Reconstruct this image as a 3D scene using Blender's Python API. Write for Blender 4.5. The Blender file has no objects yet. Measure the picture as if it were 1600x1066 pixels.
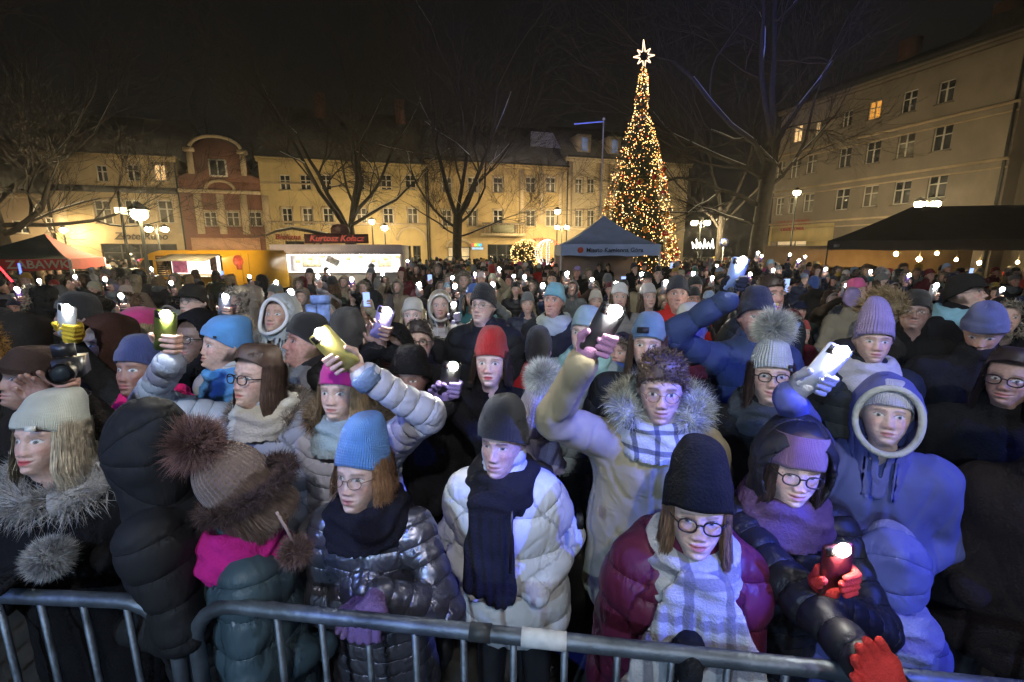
import bpy, math, random
import numpy as np
from mathutils import Vector, Matrix
random.seed(7); rng = np.random.default_rng(7)
scene = bpy.context.scene
COL = scene.collection
PI = math.pi

# ------------------------------------------------------------------ camera
HC = 2.1; FPX = 710.0; TH = math.atan((533 - 392) / FPX)
cam_d = bpy.data.cameras.new('camera'); cam = bpy.data.objects.new('camera', cam_d); COL.objects.link(cam)
cam_d.sensor_width = 36; cam_d.lens = 36 * FPX / 1600; cam_d.clip_start = .05; cam_d.clip_end = 1000
cam.location = (0, 0, HC); cam.rotation_euler = (PI / 2 - TH, 0, 0)
scene.camera = cam

# ------------------------------------------------------------------ world: dark winter night
w = bpy.data.worlds.new('World'); scene.world = w; w.use_nodes = True
bg = w.node_tree.nodes['Background']
sky = w.node_tree.nodes.new('ShaderNodeTexSky'); sky.sky_type = 'NISHITA'; sky.sun_disc = False
sky.sun_elevation = math.radians(-4); sky.sun_rotation = math.radians(150)
mixn = w.node_tree.nodes.new('ShaderNodeMix'); mixn.data_type = 'RGBA'; mixn.inputs[0].default_value = .93
mixn.inputs[7].default_value = (.060, .064, .070, 1)      # city-lit low cloud
w.node_tree.links.new(sky.outputs[0], mixn.inputs[6]); w.node_tree.links.new(mixn.outputs[2], bg.inputs[0])
bg.inputs[1].default_value = .06

# ------------------------------------------------------------------ the stage's spot lamps (behind and beside the photographer)
def spot(name, loc, target, watts, col, size_deg, blend, radius=.06):
    d = bpy.data.lights.new(name, 'SPOT'); d.energy = watts; d.color = col; d.spot_size = math.radians(size_deg)
    d.spot_blend = blend; d.shadow_soft_size = radius
    o = bpy.data.objects.new(name, d); COL.objects.link(o); o.location = loc
    o.rotation_euler = (Vector(target) - Vector(loc)).to_track_quat('-Z', 'Y').to_euler()
    return o
spot('stage_spot', (-2.4, -3.4, 3.5), (-.4, 2.6, 1.2), 540, (.48, .71, 1.0), 80, .7, .05)
spot('stage_spot', (2.4, -4.4, 4.4), (.5, 3.0, 1.2), 120, (.62, .74, 1.0), 70, .8, .08)
spot('stage_spot', (4.8, -1.4, 4.6), (1.35, 1.75, 1.35), 1250, (.05, .10, 1.0), 22, .10, .04)
spot('stage_spot', (3.6, -1.8, 4.6), (.24, 1.45, 1.22), 3000, (.06, .11, 1.0), 8.5, .06, .03)
spot('stage_spot', (-3.4, -2.2, 4.6), (-.14, 1.45, 1.2), 420, (.12, .22, 1.0), 8, .1, .03)
spot('stage_spot', (-4.6, -2.4, 4.2), (-1.0, 2.1, 1.5), 320, (.2, .3, 1.0), 18, .2, .04)
spot('stage_spot', (3.5, -3.0, 4.5), (14.0, 28.0, 15.5), 36000, (.12, .2, 1.0), 26, .8, .1)
spot('stage_spot', (2.5, -3.0, 4.5), (1.0, 36.0, 15.0), 11000, (.22, .28, 1.0), 32, .9, .1)
spot('stage_flood', (.5, -4.5, 6.8), (-1.0, 22.0, 4.4), 1700, (.95, .93, .92), 96, .6, .15)
scene.render.engine = 'CYCLES'
scene.view_settings.view_transform = 'Standard'; scene.view_settings.look = 'None'
scene.view_settings.exposure = 0; scene.view_settings.gamma = 1
cy = scene.cycles
cy.use_denoising = True
try: cy.denoiser = 'OPENIMAGEDENOISE'
except Exception: pass
cy.max_bounces = 4; cy.diffuse_bounces = 1; cy.glossy_bounces = 2; cy.transmission_bounces = 4; cy.transparent_max_bounces = 6
cy.volume_bounces = 0; cy.sample_clamp_indirect = 3; cy.sample_clamp_direct = 0
cy.use_adaptive_sampling = True; cy.adaptive_threshold = .07; cy.adaptive_min_samples = 20
cy.caustics_reflective = False; cy.caustics_refractive = False; cy.use_light_tree = True

# ------------------------------------------------------------------ geometry of the view
def at(px, py, Y):
    dx = (px - 800) / FPX; dy = -(py - 533) / FPX
    d = np.array([dx, math.cos(TH) + dy * math.sin(TH), -math.sin(TH) + dy * math.cos(TH)])
    return np.array([0, 0, HC]) + d * (Y / d[1])
def project(p):
    x, y, z = p[0], p[1], p[2] - HC
    dep = y * math.cos(TH) - z * math.sin(TH); up = y * math.sin(TH) + z * math.cos(TH)
    return 800 + FPX * x / dep, 533 - FPX * up / dep, dep

# ------------------------------------------------------------------ materials
MATS = {}
def mat(name, col=(.5, .5, .5), rough=.7, metal=0., var=.15, vscale=3., bump=0., bscale=30., objcol=False, attr=None,
        emit=None, estr=0., spec=.5, dirt=0., sheen=0., crease=False):
    if name in MATS: return MATS[name]
    m = bpy.data.materials.new(name); m.use_nodes = True; nt = m.node_tree; N = nt.nodes; L = nt.links
    b = N['Principled BSDF']; b.inputs['Roughness'].default_value = rough; b.inputs['Metallic'].default_value = metal
    b.inputs['Specular IOR Level'].default_value = spec
    if sheen: b.inputs['Sheen Weight'].default_value = sheen
    if objcol:
        oi = N.new('ShaderNodeObjectInfo'); src = oi.outputs['Color']
    elif attr:
        a = N.new('ShaderNodeAttribute'); a.attribute_name = attr; src = a.outputs['Color']
    else:
        r = N.new('ShaderNodeRGB'); r.outputs[0].default_value = (*col, 1); src = r.outputs[0]
    tc = N.new('ShaderNodeTexCoord')
    if var:
        n = N.new('ShaderNodeTexNoise'); n.inputs['Scale'].default_value = vscale; n.inputs['Detail'].default_value = 5
        L.new(tc.outputs['Object'], n.inputs['Vector'])
        mr = N.new('ShaderNodeMapRange'); mr.inputs[1].default_value = .3; mr.inputs[2].default_value = .7
        mr.inputs[3].default_value = 1 - var; mr.inputs[4].default_value = 1 + var; L.new(n.outputs[0], mr.inputs[0])
        mx = N.new('ShaderNodeMix'); mx.data_type = 'RGBA'; mx.blend_type = 'MULTIPLY'; mx.inputs[0].default_value = 1
        L.new(src, mx.inputs[6]); L.new(mr.outputs[0], mx.inputs[7]); src = mx.outputs[2]
    if dirt:
        n2 = N.new('ShaderNodeTexNoise'); n2.inputs['Scale'].default_value = .45; n2.inputs['Detail'].default_value = 9; n2.inputs['Roughness'].default_value = .7
        mp = N.new('ShaderNodeMapping'); mp.inputs['Scale'].default_value = (1, 1, .35); L.new(tc.outputs['Object'], mp.inputs[0]); L.new(mp.outputs[0], n2.inputs['Vector'])
        mr2 = N.new('ShaderNodeMapRange'); mr2.inputs[1].default_value = .45; mr2.inputs[2].default_value = .75; mr2.inputs[3].default_value = 0; mr2.inputs[4].default_value = dirt
        L.new(n2.outputs[0], mr2.inputs[0])
        mx2 = N.new('ShaderNodeMix'); mx2.data_type = 'RGBA'; L.new(mr2.outputs[0], mx2.inputs[0]); L.new(src, mx2.inputs[6]); mx2.inputs[7].default_value = (.09, .08, .07, 1)
        src = mx2.outputs[2]
    L.new(src, b.inputs['Base Color'])
    if bump:
        n3 = N.new('ShaderNodeTexNoise'); n3.inputs['Scale'].default_value = bscale; n3.inputs['Detail'].default_value = 4
        if crease: n3.inputs['Distortion'].default_value = 1.6; n3.inputs['Detail'].default_value = 3; n3.noise_type = 'RIDGED_MULTIFRACTAL'
        L.new(tc.outputs['Object'], n3.inputs['Vector'])
        bp = N.new('ShaderNodeBump'); bp.inputs['Strength'].default_value = bump; bp.inputs['Distance'].default_value = .01
        L.new(n3.outputs[0], bp.inputs['Height']); L.new(bp.outputs[0], b.inputs['Normal'])
    if emit is not None:
        b.inputs['Emission Color'].default_value = (*emit, 1); b.inputs['Emission Strength'].default_value = estr
    MATS[name] = m; return m
def knit_mat(name, nu, nv, depth, rough=.9):
    m = mat(name, rough=rough, objcol=True, var=.18, vscale=14, sheen=.25); nt = m.node_tree; N = nt.nodes; L = nt.links
    b = N['Principled BSDF']; uv = N.new('ShaderNodeUVMap'); uv.uv_map = 'uv'
    sp = N.new('ShaderNodeSeparateXYZ'); L.new(uv.outputs[0], sp.inputs[0])
    def mth(op, a, bb=None):
        k = N.new('ShaderNodeMath'); k.operation = op
        for i, q in enumerate((a, bb)):
            if q is None: continue
            if isinstance(q, (int, float)): k.inputs[i].default_value = q
            else: L.new(q, k.inputs[i])
        return k.outputs[0]
    a = mth('SINE', mth('MULTIPLY', sp.outputs[0], 2 * PI * nu))
    c = mth('SINE', mth('ADD', mth('MULTIPLY', sp.outputs[1], 2 * PI * nv), mth('MULTIPLY', mth('ABSOLUTE', a), 2.2)))
    h = mth('ADD', mth('MULTIPLY', a, .75), mth('MULTIPLY', c, .3))
    nz = N.new('ShaderNodeTexNoise'); nz.inputs['Scale'].default_value = 90; tc = N.new('ShaderNodeTexCoord'); L.new(tc.outputs['Object'], nz.inputs['Vector'])
    h = mth('ADD', h, mth('MULTIPLY', nz.outputs[0], .8))
    bp = N.new('ShaderNodeBump'); bp.inputs['Strength'].default_value = .8; bp.inputs['Distance'].default_value = depth
    L.new(h, bp.inputs['Height']); L.new(bp.outputs[0], b.inputs['Normal'])
    return m
def emat(name, col, strength, sample=True):
    if name in MATS: return MATS[name]
    m = bpy.data.materials.new(name); m.use_nodes = True; nt = m.node_tree
    nt.nodes.remove(nt.nodes['Principled BSDF'])
    e = nt.nodes.new('ShaderNodeEmission'); e.inputs[0].default_value = (*col, 1); e.inputs[1].default_value = strength
    nt.links.new(e.outputs[0], nt.nodes['Material Output'].inputs[0])
    if not sample: m.cycles.emission_sampling = 'NONE'
    MATS[name] = m; return m

# ------------------------------------------------------------------ mesh helpers
def mesh_np(name, V, F4=None, F3=None, mats=None, midx=None, smooth=True, col=None, uv=None, q=None):
    V = np.asarray(V, np.float32); me = bpy.data.meshes.new(name)
    nq = 0 if F4 is None else len(F4); nt_ = 0 if F3 is None else len(F3)
    loops = np.concatenate([np.asarray(F4, np.int32).ravel() if nq else np.zeros(0, np.int32), np.asarray(F3, np.int32).ravel() if nt_ else np.zeros(0, np.int32)])
    starts = np.concatenate([np.arange(nq) * 4, nq * 4 + np.arange(nt_) * 3]).astype(np.int32)
    me.vertices.add(len(V)); me.vertices.foreach_set('co', V.ravel())
    me.loops.add(len(loops)); me.loops.foreach_set('vertex_index', loops)
    me.polygons.add(nq + nt_); me.polygons.foreach_set('loop_start', starts)
    if smooth: me.polygons.foreach_set('use_smooth', np.ones(nq + nt_, bool))
    for m in (mats or []): me.materials.append(m)
    if midx is not None: me.polygons.foreach_set('material_index', np.asarray(midx, np.int32))
    if col is not None:
        at_ = me.color_attributes.new('Col', 'FLOAT_COLOR', 'POINT')
        c4 = np.ones((len(V), 4), np.float32); c4[:, :3] = col; at_.data.foreach_set('color', c4.ravel())
    if q is not None: me.attributes.new('q', 'FLOAT', 'POINT').data.foreach_set('value', np.asarray(q, np.float32))
    if uv is not None:
        u = me.uv_layers.new(name='uv'); u.data.foreach_set('uv', np.asarray(uv, np.float32)[loops].ravel())
    me.update(calc_edges=True); return me
def link(name, me, parent=None, color=None):
    o = bpy.data.objects.new(name, me); COL.objects.link(o)
    if parent is not None: o.parent = parent
    if color is not None: o.color = (*color, 1)
    return o
def empty(name, loc=(0, 0, 0), rz=0):
    o = bpy.data.objects.new(name, None); COL.objects.link(o); o.location = loc; o.rotation_euler = (0, 0, rz); o.empty_display_size = .2; return o
def tag(o, label, cat, group=None, kind=None):
    o['label'] = label; o['category'] = cat
    if group: o['group'] = group
    if kind: o['kind'] = kind
    return o
def copy_tree(o, parent=None):
    c = o.copy(); COL.objects.link(c)
    if parent is not None: c.parent = parent
    for ch in [k for k in ALLCH.get(o.name, o.children)]: copy_tree(ch, c)
    return c
ALLCH = {}
class MB:
    """collects boxes, bars, tubes and sheets for ONE mesh object"""
    def __init__(s): s.v = []; s.q = []; s.t = []; s.n = 0
    def add(s, V, Q=(), T=()):
        V = np.asarray(V, float).reshape(-1, 3); s.v.append(V)
        if len(Q): s.q.append(np.asarray(Q, int) + s.n)
        if len(T): s.t.append(np.asarray(T, int) + s.n)
        s.n += len(V); return s
    BQ = [(0, 1, 3, 2), (4, 6, 7, 5), (0, 4, 5, 1), (2, 3, 7, 6), (0, 2, 6, 4), (1, 5, 7, 3)]
    def box(s, lo, hi, M=None):
        V = np.array([[x, y, z] for x in (lo[0], hi[0]) for y in (lo[1], hi[1]) for z in (lo[2], hi[2])], float)
        if M is not None: V = V @ np.asarray(M)[:3, :3].T + np.asarray(M)[:3, 3]
        return s.add(V, [q[::-1] for q in s.BQ] if False else s.BQ)
    def tube(s, pts, rad, n=8, cap=True, closed=False):
        P = np.asarray(pts, float); m = len(P); R = np.broadcast_to(np.asarray(rad, float), (m,))
        if closed: T = np.roll(P, -1, 0) - np.roll(P, 1, 0)
        else: T = np.gradient(P, axis=0)
        T /= np.linalg.norm(T, axis=1)[:, None] + 1e-9
        ref = np.array([0, 0, 1.]) if abs(T[0, 2]) < .9 else np.array([1., 0, 0])
        A = np.zeros_like(P); a = np.cross(T[0], ref); a /= np.linalg.norm(a)
        for i in range(m):
            a = a - T[i] * a.dot(T[i]); a /= np.linalg.norm(a) + 1e-9; A[i] = a
        B = np.cross(T, A); th = np.arange(n) * 2 * PI / n
        V = P[:, None] + R[:, None, None] * (A[:, None] * np.cos(th)[None, :, None] + B[:, None] * np.sin(th)[None, :, None])
        i = np.arange(m if closed else m - 1)[:, None] * n; j = np.arange(n)[None]; k = (i + n) % (m * n)
        Q = np.stack([i + j, i + (j + 1) % n, k + (j + 1) % n, k + j], -1).reshape(-1, 4)
        V = V.reshape(-1, 3); Tt = []
        if cap and not closed:
            V = np.concatenate([V, P[:1], P[-1:]]); c0, c1 = m * n, m * n + 1
            Tt = [(c0, (q + 1) % n, q) for q in range(n)] + [(c1, (m - 1) * n + q, (m - 1) * n + (q + 1) % n) for q in range(n)]
        return s.add(V, Q, Tt)
    def ball(s, c, r, nu=10, nv=7, sc=(1, 1, 1)):
        th = np.linspace(0, PI, nv); ph = np.arange(nu) * 2 * PI / nu
        V = np.stack([np.sin(th)[:, None] * np.cos(ph), np.sin(th)[:, None] * np.sin(ph), np.cos(th)[:, None] + 0 * ph], -1).reshape(-1, 3) * r * np.array(sc) + np.array(c)
        i = np.arange(nv - 1)[:, None] * nu; j = np.arange(nu)[None]
        return s.add(V, np.stack([i + j, i + nu + j, i + nu + (j + 1) % nu, i + (j + 1) % nu], -1).reshape(-1, 4))
    def lathe(s, c, prof, n=12):
        p = np.array(prof, float); ph = np.arange(n) * 2 * PI / n; m = len(p)
        V = np.stack([p[:, 0, None] * np.cos(ph), p[:, 0, None] * np.sin(ph), p[:, 1, None] + 0 * ph], -1).reshape(-1, 3) + np.array(c)
        i = np.arange(m - 1)[:, None] * n; j = np.arange(n)[None]
        return s.add(V, np.stack([i + j, i + (j + 1) % n, i + n + (j + 1) % n, i + n + j], -1).reshape(-1, 4))
    def prism(s, poly, d, M=None):
        """polygon in local xz, extruded along local +y by d"""
        p = np.array(poly, float); n = len(p)
        V = np.concatenate([np.c_[p[:, 0], np.zeros(n), p[:, 1]], np.c_[p[:, 0], np.full(n, d), p[:, 1]]])
        c = V[:n].mean(0); V = np.concatenate([V, [c], [c + [0, d, 0]]])
        if M is not None: V = V @ np.asarray(M)[:3, :3].T + np.asarray(M)[:3, 3]
        Q = [(i, (i + 1) % n, n + (i + 1) % n, n + i) for i in range(n)]
        T = [(2 * n, (i + 1) % n, i) for i in range(n)] + [(2 * n + 1, n + i, n + (i + 1) % n) for i in range(n)]
        return s.add(V, Q, T)
    def build(s, name, m, parent=None, smooth=False, color=None):
        V = np.concatenate(s.v); Q = np.concatenate(s.q) if s.q else None; T = np.concatenate(s.t) if s.t else None
        return link(name, mesh_np(name, V, Q, T, [m], smooth=smooth), parent, color)
def text(name, s, size, m, parent, M, extrude=.01, shear=0., align='CENTER', bold=0.):
    cu = bpy.data.curves.new(name, 'FONT'); cu.body = s; cu.size = size; cu.extrude = extrude; cu.shear = shear; cu.align_x = align; cu.offset = bold
    cu.resolution_u = 2
    t = bpy.data.objects.new(name, cu); COL.objects.link(t)
    dg = bpy.context.evaluated_depsgraph_get(); me = bpy.data.meshes.new_from_object(t.evaluated_get(dg))
    bpy.data.objects.remove(t); me.name = name; me.materials.clear(); me.materials.append(m)
    o = link(name, me, parent); o.matrix_local = Matrix(np.asarray(M).tolist()); return o
def frame(o, u, up=(0, 0, 1)):
    """4x4: local x along u, local z up, local y pointing INTO the facade (away from viewer)"""
    u = np.array([*u, 0.][:3], float); u /= np.linalg.norm(u); up = np.array(up, float); n = np.cross(up, u)
    M = np.eye(4); M[:3, 0] = u; M[:3, 1] = n; M[:3, 2] = up; M[:3, 3] = o; return M
# ------------------------------------------------------------------ ground
gm = mat('wet_paving', (.085, .08, .075), .45, var=.35, vscale=1.2, bump=.4, bscale=14)
g = MB(); g.add([(-120, -30, 0), (120, -30, 0), (120, 160, 0), (-120, 160, 0)], [(0, 1, 2, 3)])
go = g.build('ground', gm); go['kind'] = 'structure'

# ------------------------------------------------------------------ facades
white_paint = mat('window_paint', (.62, .6, .55), .5, var=.08)
glass_dark = mat('window_glass_dark', (.02, .025, .03), .08, var=.5, vscale=.8, spec=.6)
glass_curt = mat('window_glass_curtained', (.14, .13, .11), .25, var=.5, vscale=1.5)
glass_lit = mat('window_glass_lit', (.5, .35, .15), .3, emit=(1, .62, .26), estr=1.1, var=0)
glass_orange = mat('window_glass_orange', (.5, .25, .05), .3, emit=(1, .42, .06), estr=.75, var=0)
shop_lit = mat('shop_glass_lit', (.3, .25, .15), .3, emit=(1, .72, .38), estr=.55, var=.5, vscale=2)
roof_m = mat('roof_slate', (.06, .06, .065), .8, var=.3, vscale=2, bump=.5, bscale=9)
dark_trim = mat('dark_trim', (.05, .05, .05), .6)
metal_dark = mat('dark_iron', (.03, .035, .035), .45, metal=.4)
snow = mat('snow', (.75, .77, .8), .8, var=.06, bump=.3, bscale=20)
class Facade:
    def __init__(s, name, label, p0, p1, z1, wall_mat, depth=9., cat='building'):
        s.root = empty(name, (p0[0], p0[1], 0)); tag(s.root, label, cat, 'old town houses round the square')
        s.p0 = np.array([*p0, 0.]); u = np.array([p1[0] - p0[0], p1[1] - p0[1], 0.]); s.L = np.linalg.norm(u); s.u = u / s.L
        s.root.rotation_euler = (0, 0, math.atan2(u[1], u[0]))
        s.n = np.cross([0, 0, 1], s.u); s.z1 = z1; s.holes = []; s.wall_mat = wall_mat; s.depth = depth
    def tz(s, px, py):
        d = at(px, py, 1.) - np.array([0, 0, HC]); o = np.array([0, 0, HC])
        k = (s.p0 - o).dot(s.n) / d.dot(s.n); p = o + d * k
        return (p - s.p0).dot(s.u), p[2]
    def window(s, px0, py0, px1, py1, kind='dark', sill=True, mull=1, trans=.62, surround=None, name='window'):
        t0, za = s.tz(px0, (py0 + py1) / 2); t1, zb = s.tz(px1, (py0 + py1) / 2)
        tc, zt = s.tz((px0 + px1) / 2, py0); tc, zl = s.tz((px0 + px1) / 2, py1)
        t0, t1 = min(t0, t1), max(t0, t1)
        return s.win_tz(t0, zl, t1, zt, kind, sill, mull, trans, surround, name)
    def win_tz(s, t0, zl, t1, zt, kind='dark', sill=True, mull=1, trans=.62, surround=None, name='window'):
        s.holes.append((t0, zl, t1, zt)); f = .07; d0, d1 = .10, .17
        m = MB(); m.box((t0, d0, zl), (t0 + f, d1, zt)).box((t1 - f, d0, zl), (t1, d1, zt)).box((t0 + f, d0, zl), (t1 - f, d1, zl + f)).box((t0 + f, d0, zt - f), (t1 - f, d1, zt))
        for i in range(mull):
            c = t0 + (t1 - t0) * (i + 1) / (mull + 1); m.box((c - .045, d0 - .004, zl + f), (c + .045, d1 - .004, zt - f))
        if trans:
            z = zl + (zt - zl) * trans; m.box((t0 + f, d0 + .004, z - .035), (t1 - f, d1 + .004, z + .035))
        w_ = m.build(name, white_paint if name == 'window' else dark_trim, s.root)
        p = MB(); p.box((t0 + .02, .145, zl + .02), (t1 - .02, .155, zt - .02))
        p.build('pane', {'dark': glass_dark, 'curt': glass_curt, 'lit': glass_lit, 'orange': glass_orange, 'shop': shop_lit}[kind], w_)
        if sill:
            q = MB(); q.box((t0 - .1, -.1, zl - .09), (t1 + .1, .12, zl - .003)); q.build('sill', s.wall_mat, w_)
        if surround is not None:
            q = MB(); a = .13
            q.box((t0 - a, -.04, zl), (t0 - .002, .05, zt + a)).box((t1 + .002, -.04, zl), (t1 + a, .05, zt + a)).box((t0 - .002, -.045, zt + .002), (t1 + .002, .05, zt + a + .004))
            q.build('surround', surround, w_)
        return w_
    def finish(s, roof_h=None, roof_mat=None, side_mat=None, gable=None, cornice=True, z0=0.):
        xs = sorted({0., s.L, *[h[0] for h in s.holes], *[h[2] for h in s.holes]}); zs = sorted({z0, s.z1, *[h[1] for h in s.holes], *[h[3] for h in s.holes]})
        xs = [x for x in xs if -1e-6 <= x <= s.L + 1e-6]; zs = [z for z in zs if z0 - 1e-6 <= z <= s.z1 + 1e-6]
        m = MB()
        for i in range(len(xs) - 1):
            for j in range(len(zs) - 1):
                cx, cz = (xs[i] + xs[i + 1]) / 2, (zs[j] + zs[j + 1]) / 2
                if any(h[0] < cx < h[2] and h[1] < cz < h[3] for h in s.holes): continue
                m.add([(xs[i], 0, zs[j]), (xs[i + 1], 0, zs[j]), (xs[i + 1], 0, zs[j + 1]), (xs[i], 0, zs[j + 1])], [(0, 1, 2, 3)])
        for (a, b, c, d) in s.holes:
            V = [(a, 0, b), (c, 0, b), (c, 0, d), (a, 0, d), (a, .25, b), (c, .25, b), (c, .25, d), (a, .25, d)]
            m.add(V, [(0, 1, 5, 4), (1, 2, 6, 5), (2, 3, 7, 6), (3, 0, 4, 7), (4, 5, 6, 7)])
        D = s.depth
        m.add([(0, 0, z0), (0, D, z0), (0, D, s.z1), (0, 0, s.z1), (s.L, 0, z0), (s.L, D, z0), (s.L, D, s.z1), (s.L, 0, s.z1)], [(0, 3, 2, 1), (4, 5, 6, 7), (1, 2, 6, 5), (0, 1, 5, 4)])
        m.build('wall', s.wall_mat, s.root)
        if cornice:
            q = MB(); q.box((-.1, -.35, s.z1 - .28), (s.L + .1, -.002, s.z1 - .04)).box((-.14, -.5, s.z1 - .04), (s.L + .14, .3, s.z1 + .12)); q.build('cornice', s.wall_mat, s.root)
            q = MB(); q.tube([(-.1, -.58, s.z1 + .1), (s.L + .1, -.58, s.z1 + .1)], .08, 6); q.build('gutter', metal_dark, s.root)
        if roof_h:
            q = MB(); e = .45; z = s.z1 + .12
            q.add([(-.1, -e, z), (s.L + .1, -e, z), (s.L + .1, D / 2, z + roof_h), (-.1, D / 2, z + roof_h), (-.1, D + e, z), (s.L + .1, D + e, z)], [(0, 1, 2, 3), (3, 2, 5, 4), (0, 4, 5, 1)], [(0, 3, 4), (1, 5, 2)])
            s.roof = q.build('roof', roof_mat or roof_m, s.root)
    def bx(s, name, m, *boxes, parent=None):
        q = MB()
        for (a, b) in boxes: q.box(a, b)
        return q.build(name, m, parent or s.root)
    def txt(s, string, px, py, size, m, shear=0, bold=0., y=-.06, name='lettering'):
        t, z = s.tz(px, py); M = np.eye(4); M[:3, 0] = (1, 0, 0); M[:3, 1] = (0, 0, 1); M[:3, 2] = (0, -1, 0); M[:3, 3] = (t, y, z - size * .35)
        return text(name, string, size, m, s.root, M, .03, shear, bold=bold)
    def pipe(s, t):
        q = MB(); q.tube([(t, -.12, 0), (t, -.12, s.z1 - .3)], .06, 6); q.build('downpipe', metal_dark, s.root)
# the row along the back of the square: Y = 44 + .296 X
def back(px):
    k = (px - 800) / FPX / math.cos(TH) * .981; X = 44 * k / (1 - .296 * k); return (X, 44 + .296 * X)
def wall_mat(name, c, dirt=.35): return mat(name, c, .9, var=.14, vscale=.8, bump=.35, bscale=6, dirt=dirt)
W_beige = wall_mat('plaster_beige', (.44, .34, .19)); W_red = wall_mat('plaster_dull_red', (.20, .085, .06)); W_cream = wall_mat('plaster_cream', (.5, .4, .27))
W_yel = wall_mat('plaster_yellow', (.5, .39, .19)); W_och = wall_mat('plaster_ochre', (.47, .35, .17)); W_pale = wall_mat('plaster_pale_beige', (.46, .38, .25))
W_grey = wall_mat('plaster_grey', (.21, .18, .15), .55); W_shop = wall_mat('plaster_shop_yellow', (.52, .42, .2))
W_dark = wall_mat('plaster_dark', (.2, .15, .1), .5); sign_dark = mat('sign_lettering_dark', (.06, .045, .035), .6); sign_red = mat('sign_lettering_red', (.32, .04, .03), .6)

f = Facade('town_house', 'beige three storey house with a dark shop window behind the yellow van', back(106), back(302), 8.95, W_beige)
f.window(240, 257, 259, 283, 'lit', surround=W_cream); f.window(198, 257, 217, 283, 'dark'); f.window(150, 258, 168, 284, 'dark')
f.window(148, 313, 174, 350, 'curt', surround=W_cream); f.window(196, 313, 220, 350, 'dark', surround=W_cream); f.window(247, 313, 274, 349, 'curt', surround=W_cream)
f.window(161, 381, 279, 428, 'dark', sill=False, mull=3, trans=.7, name='shop_window')
t0, z = f.tz(200, 294); f.bx('string_course', dark_trim, ((0, -.16, z - .35), (f.L, -.002, z + .1)))
f.bx('pilaster', W_cream, ((.05, -.1, 3.4), (.9, -.002, 8.6))); f.bx('pilaster', W_cream, ((f.L - .55, -.1, 3.4), (f.L - .05, -.002, 8.6)))
f.txt('Złote Runo', 221, 369, .74, sign_dark, .25, .012); f.finish(3.6); f.pipe(f.L - .02)

f = Facade('gabled_house', 'dull red house with a curved gable and cream trim beside the yellow van', back(302.4), back(424), 7.4, W_red)
for x in (319, 354, 389): f.window(x, 331, x + 20, 354, 'curt', surround=W_cream)
for x in (307, 342, 378, 412):
    t0, z = f.tz(x, 340); f.bx('pilaster', W_cream, ((t0, -.12, 3.4), (t0 + .5, -.002, 6.45)))
t0, z = f.tz(360, 383); f.bx('fascia_board', mat('fascia_pink', (.5, .28, .18), .7), ((.4, -.15, z - .7), (f.L - .4, -.002, z + .55)))
f.bx('string_course', W_cream, ((0, -.25, 6.5), (f.L, -.002, 6.75)))
for x in (320, 356, 392): f.window(x, 400, x + 24, 430, 'dark', sill=False, name='shop_window')
f.finish(None, cornice=False)
c = f.L / 2; zg = 7.4; prof = [(0, zg), (f.L, zg), (f.L - .05, zg + .35), (f.L - .6, zg + .5), (c + 2.0, zg + 1.0), (c + 1.85, 9.5), (c + 1.6, 9.9), (c + .85, 10.4), (c, 10.6), (c - .85, 10.4), (c - 1.6, 9.9), (c - 1.85, 9.5), (c - 2.0, zg + 1.0), (.6, zg + .5), (.05, zg + .35)]
q = MB(); q.prism(prof, .4); ga = q.build('gable', W_red, f.root)
for sx in (-1, 1):
    q = MB(); x = c + sx * 1.8; q.box((x - .2, -.12, zg + .5), (x + .2, -.002, 9.5)).box((x - .36, -.2, 9.5), (x + .36, .3, 9.8)); q.build('volute_pillar', W_cream, ga)
q = MB(); q.tube([(c + 1.75 * math.cos(a), -.1, 9.75 + .95 * math.sin(a)) for a in np.linspace(.15, PI - .15, 13)], .13, 6); q.build('gable_moulding', W_cream, ga)
q = MB(); q.tube([(c + 1.0 * math.cos(a), -.1, 6.75 + .7 * math.sin(a)) for a in np.linspace(0, PI, 9)], .12, 6); q.build('arch_ornament', W_cream, ga)
q = MB(); q.box((c - .62, -.06, 7.75), (c + .62, -.002, 9.05)); w_ = q.build('window', white_paint, f.root)
q = MB(); q.box((c - .5, -.1, 7.86), (c - .05, -.063, 8.94)).box((c + .05, -.1, 7.86), (c + .5, -.063, 8.94)); q.build('pane', glass_dark, w_)
q = MB(); q.add([(0, .4, 7.6), (c, .4, 10.2), (f.L, .4, 7.6), (0, 9, 7.6), (c, 9, 10.2), (f.L, 9, 7.6)], [(0, 1, 4, 3), (1, 2, 5, 4)]); q.build('roof', roof_m, f.root)

f = Facade('town_house', 'long yellow house with a steep slate roof behind the white stall', back(424.4), back(672), 9.3, W_yel)
for i, x in enumerate((437, 469, 501, 553, 595, 633)):
    f.window(x, 273, x + 17, 297, 'dark', surround=None); f.window(x + 4, 325, x + 20, 352, 'curt' if i % 2 else 'dark', surround=W_cream)
f.window(446, 377, 476, 392, 'dark', sill=False, name='shop_window'); f.window(631, 384, 643, 424, 'dark', sill=False, name='door'); f.window(646, 384, 658, 424, 'dark', sill=False, name='door')
t0, z = f.tz(644, 392); q = MB(); q.tube([(t0 + 1.25 * math.cos(a), -.05, 3.0 + 1.15 * math.sin(a)) for a in np.linspace(0, PI, 13)], .13, 6); q.build('door_arch', W_cream, f.root)
f.bx('string_course', W_cream, ((0, -.12, 4.3), (f.L, -.002, 4.5)), ((0, -.1, 7.4), (f.L, -.002, 7.52)))
f.txt('Bielizna –', 455, 370, .64, sign_red, .2, .01); f.finish(5.0); f.pipe(f.L - .05)
for t0 in (4.2, 11.0):
    f.bx('chimney', W_red, ((t0, 3.6, 12.7), (t0 + .8, 4.5, 15.6)), parent=f.roof)

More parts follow.
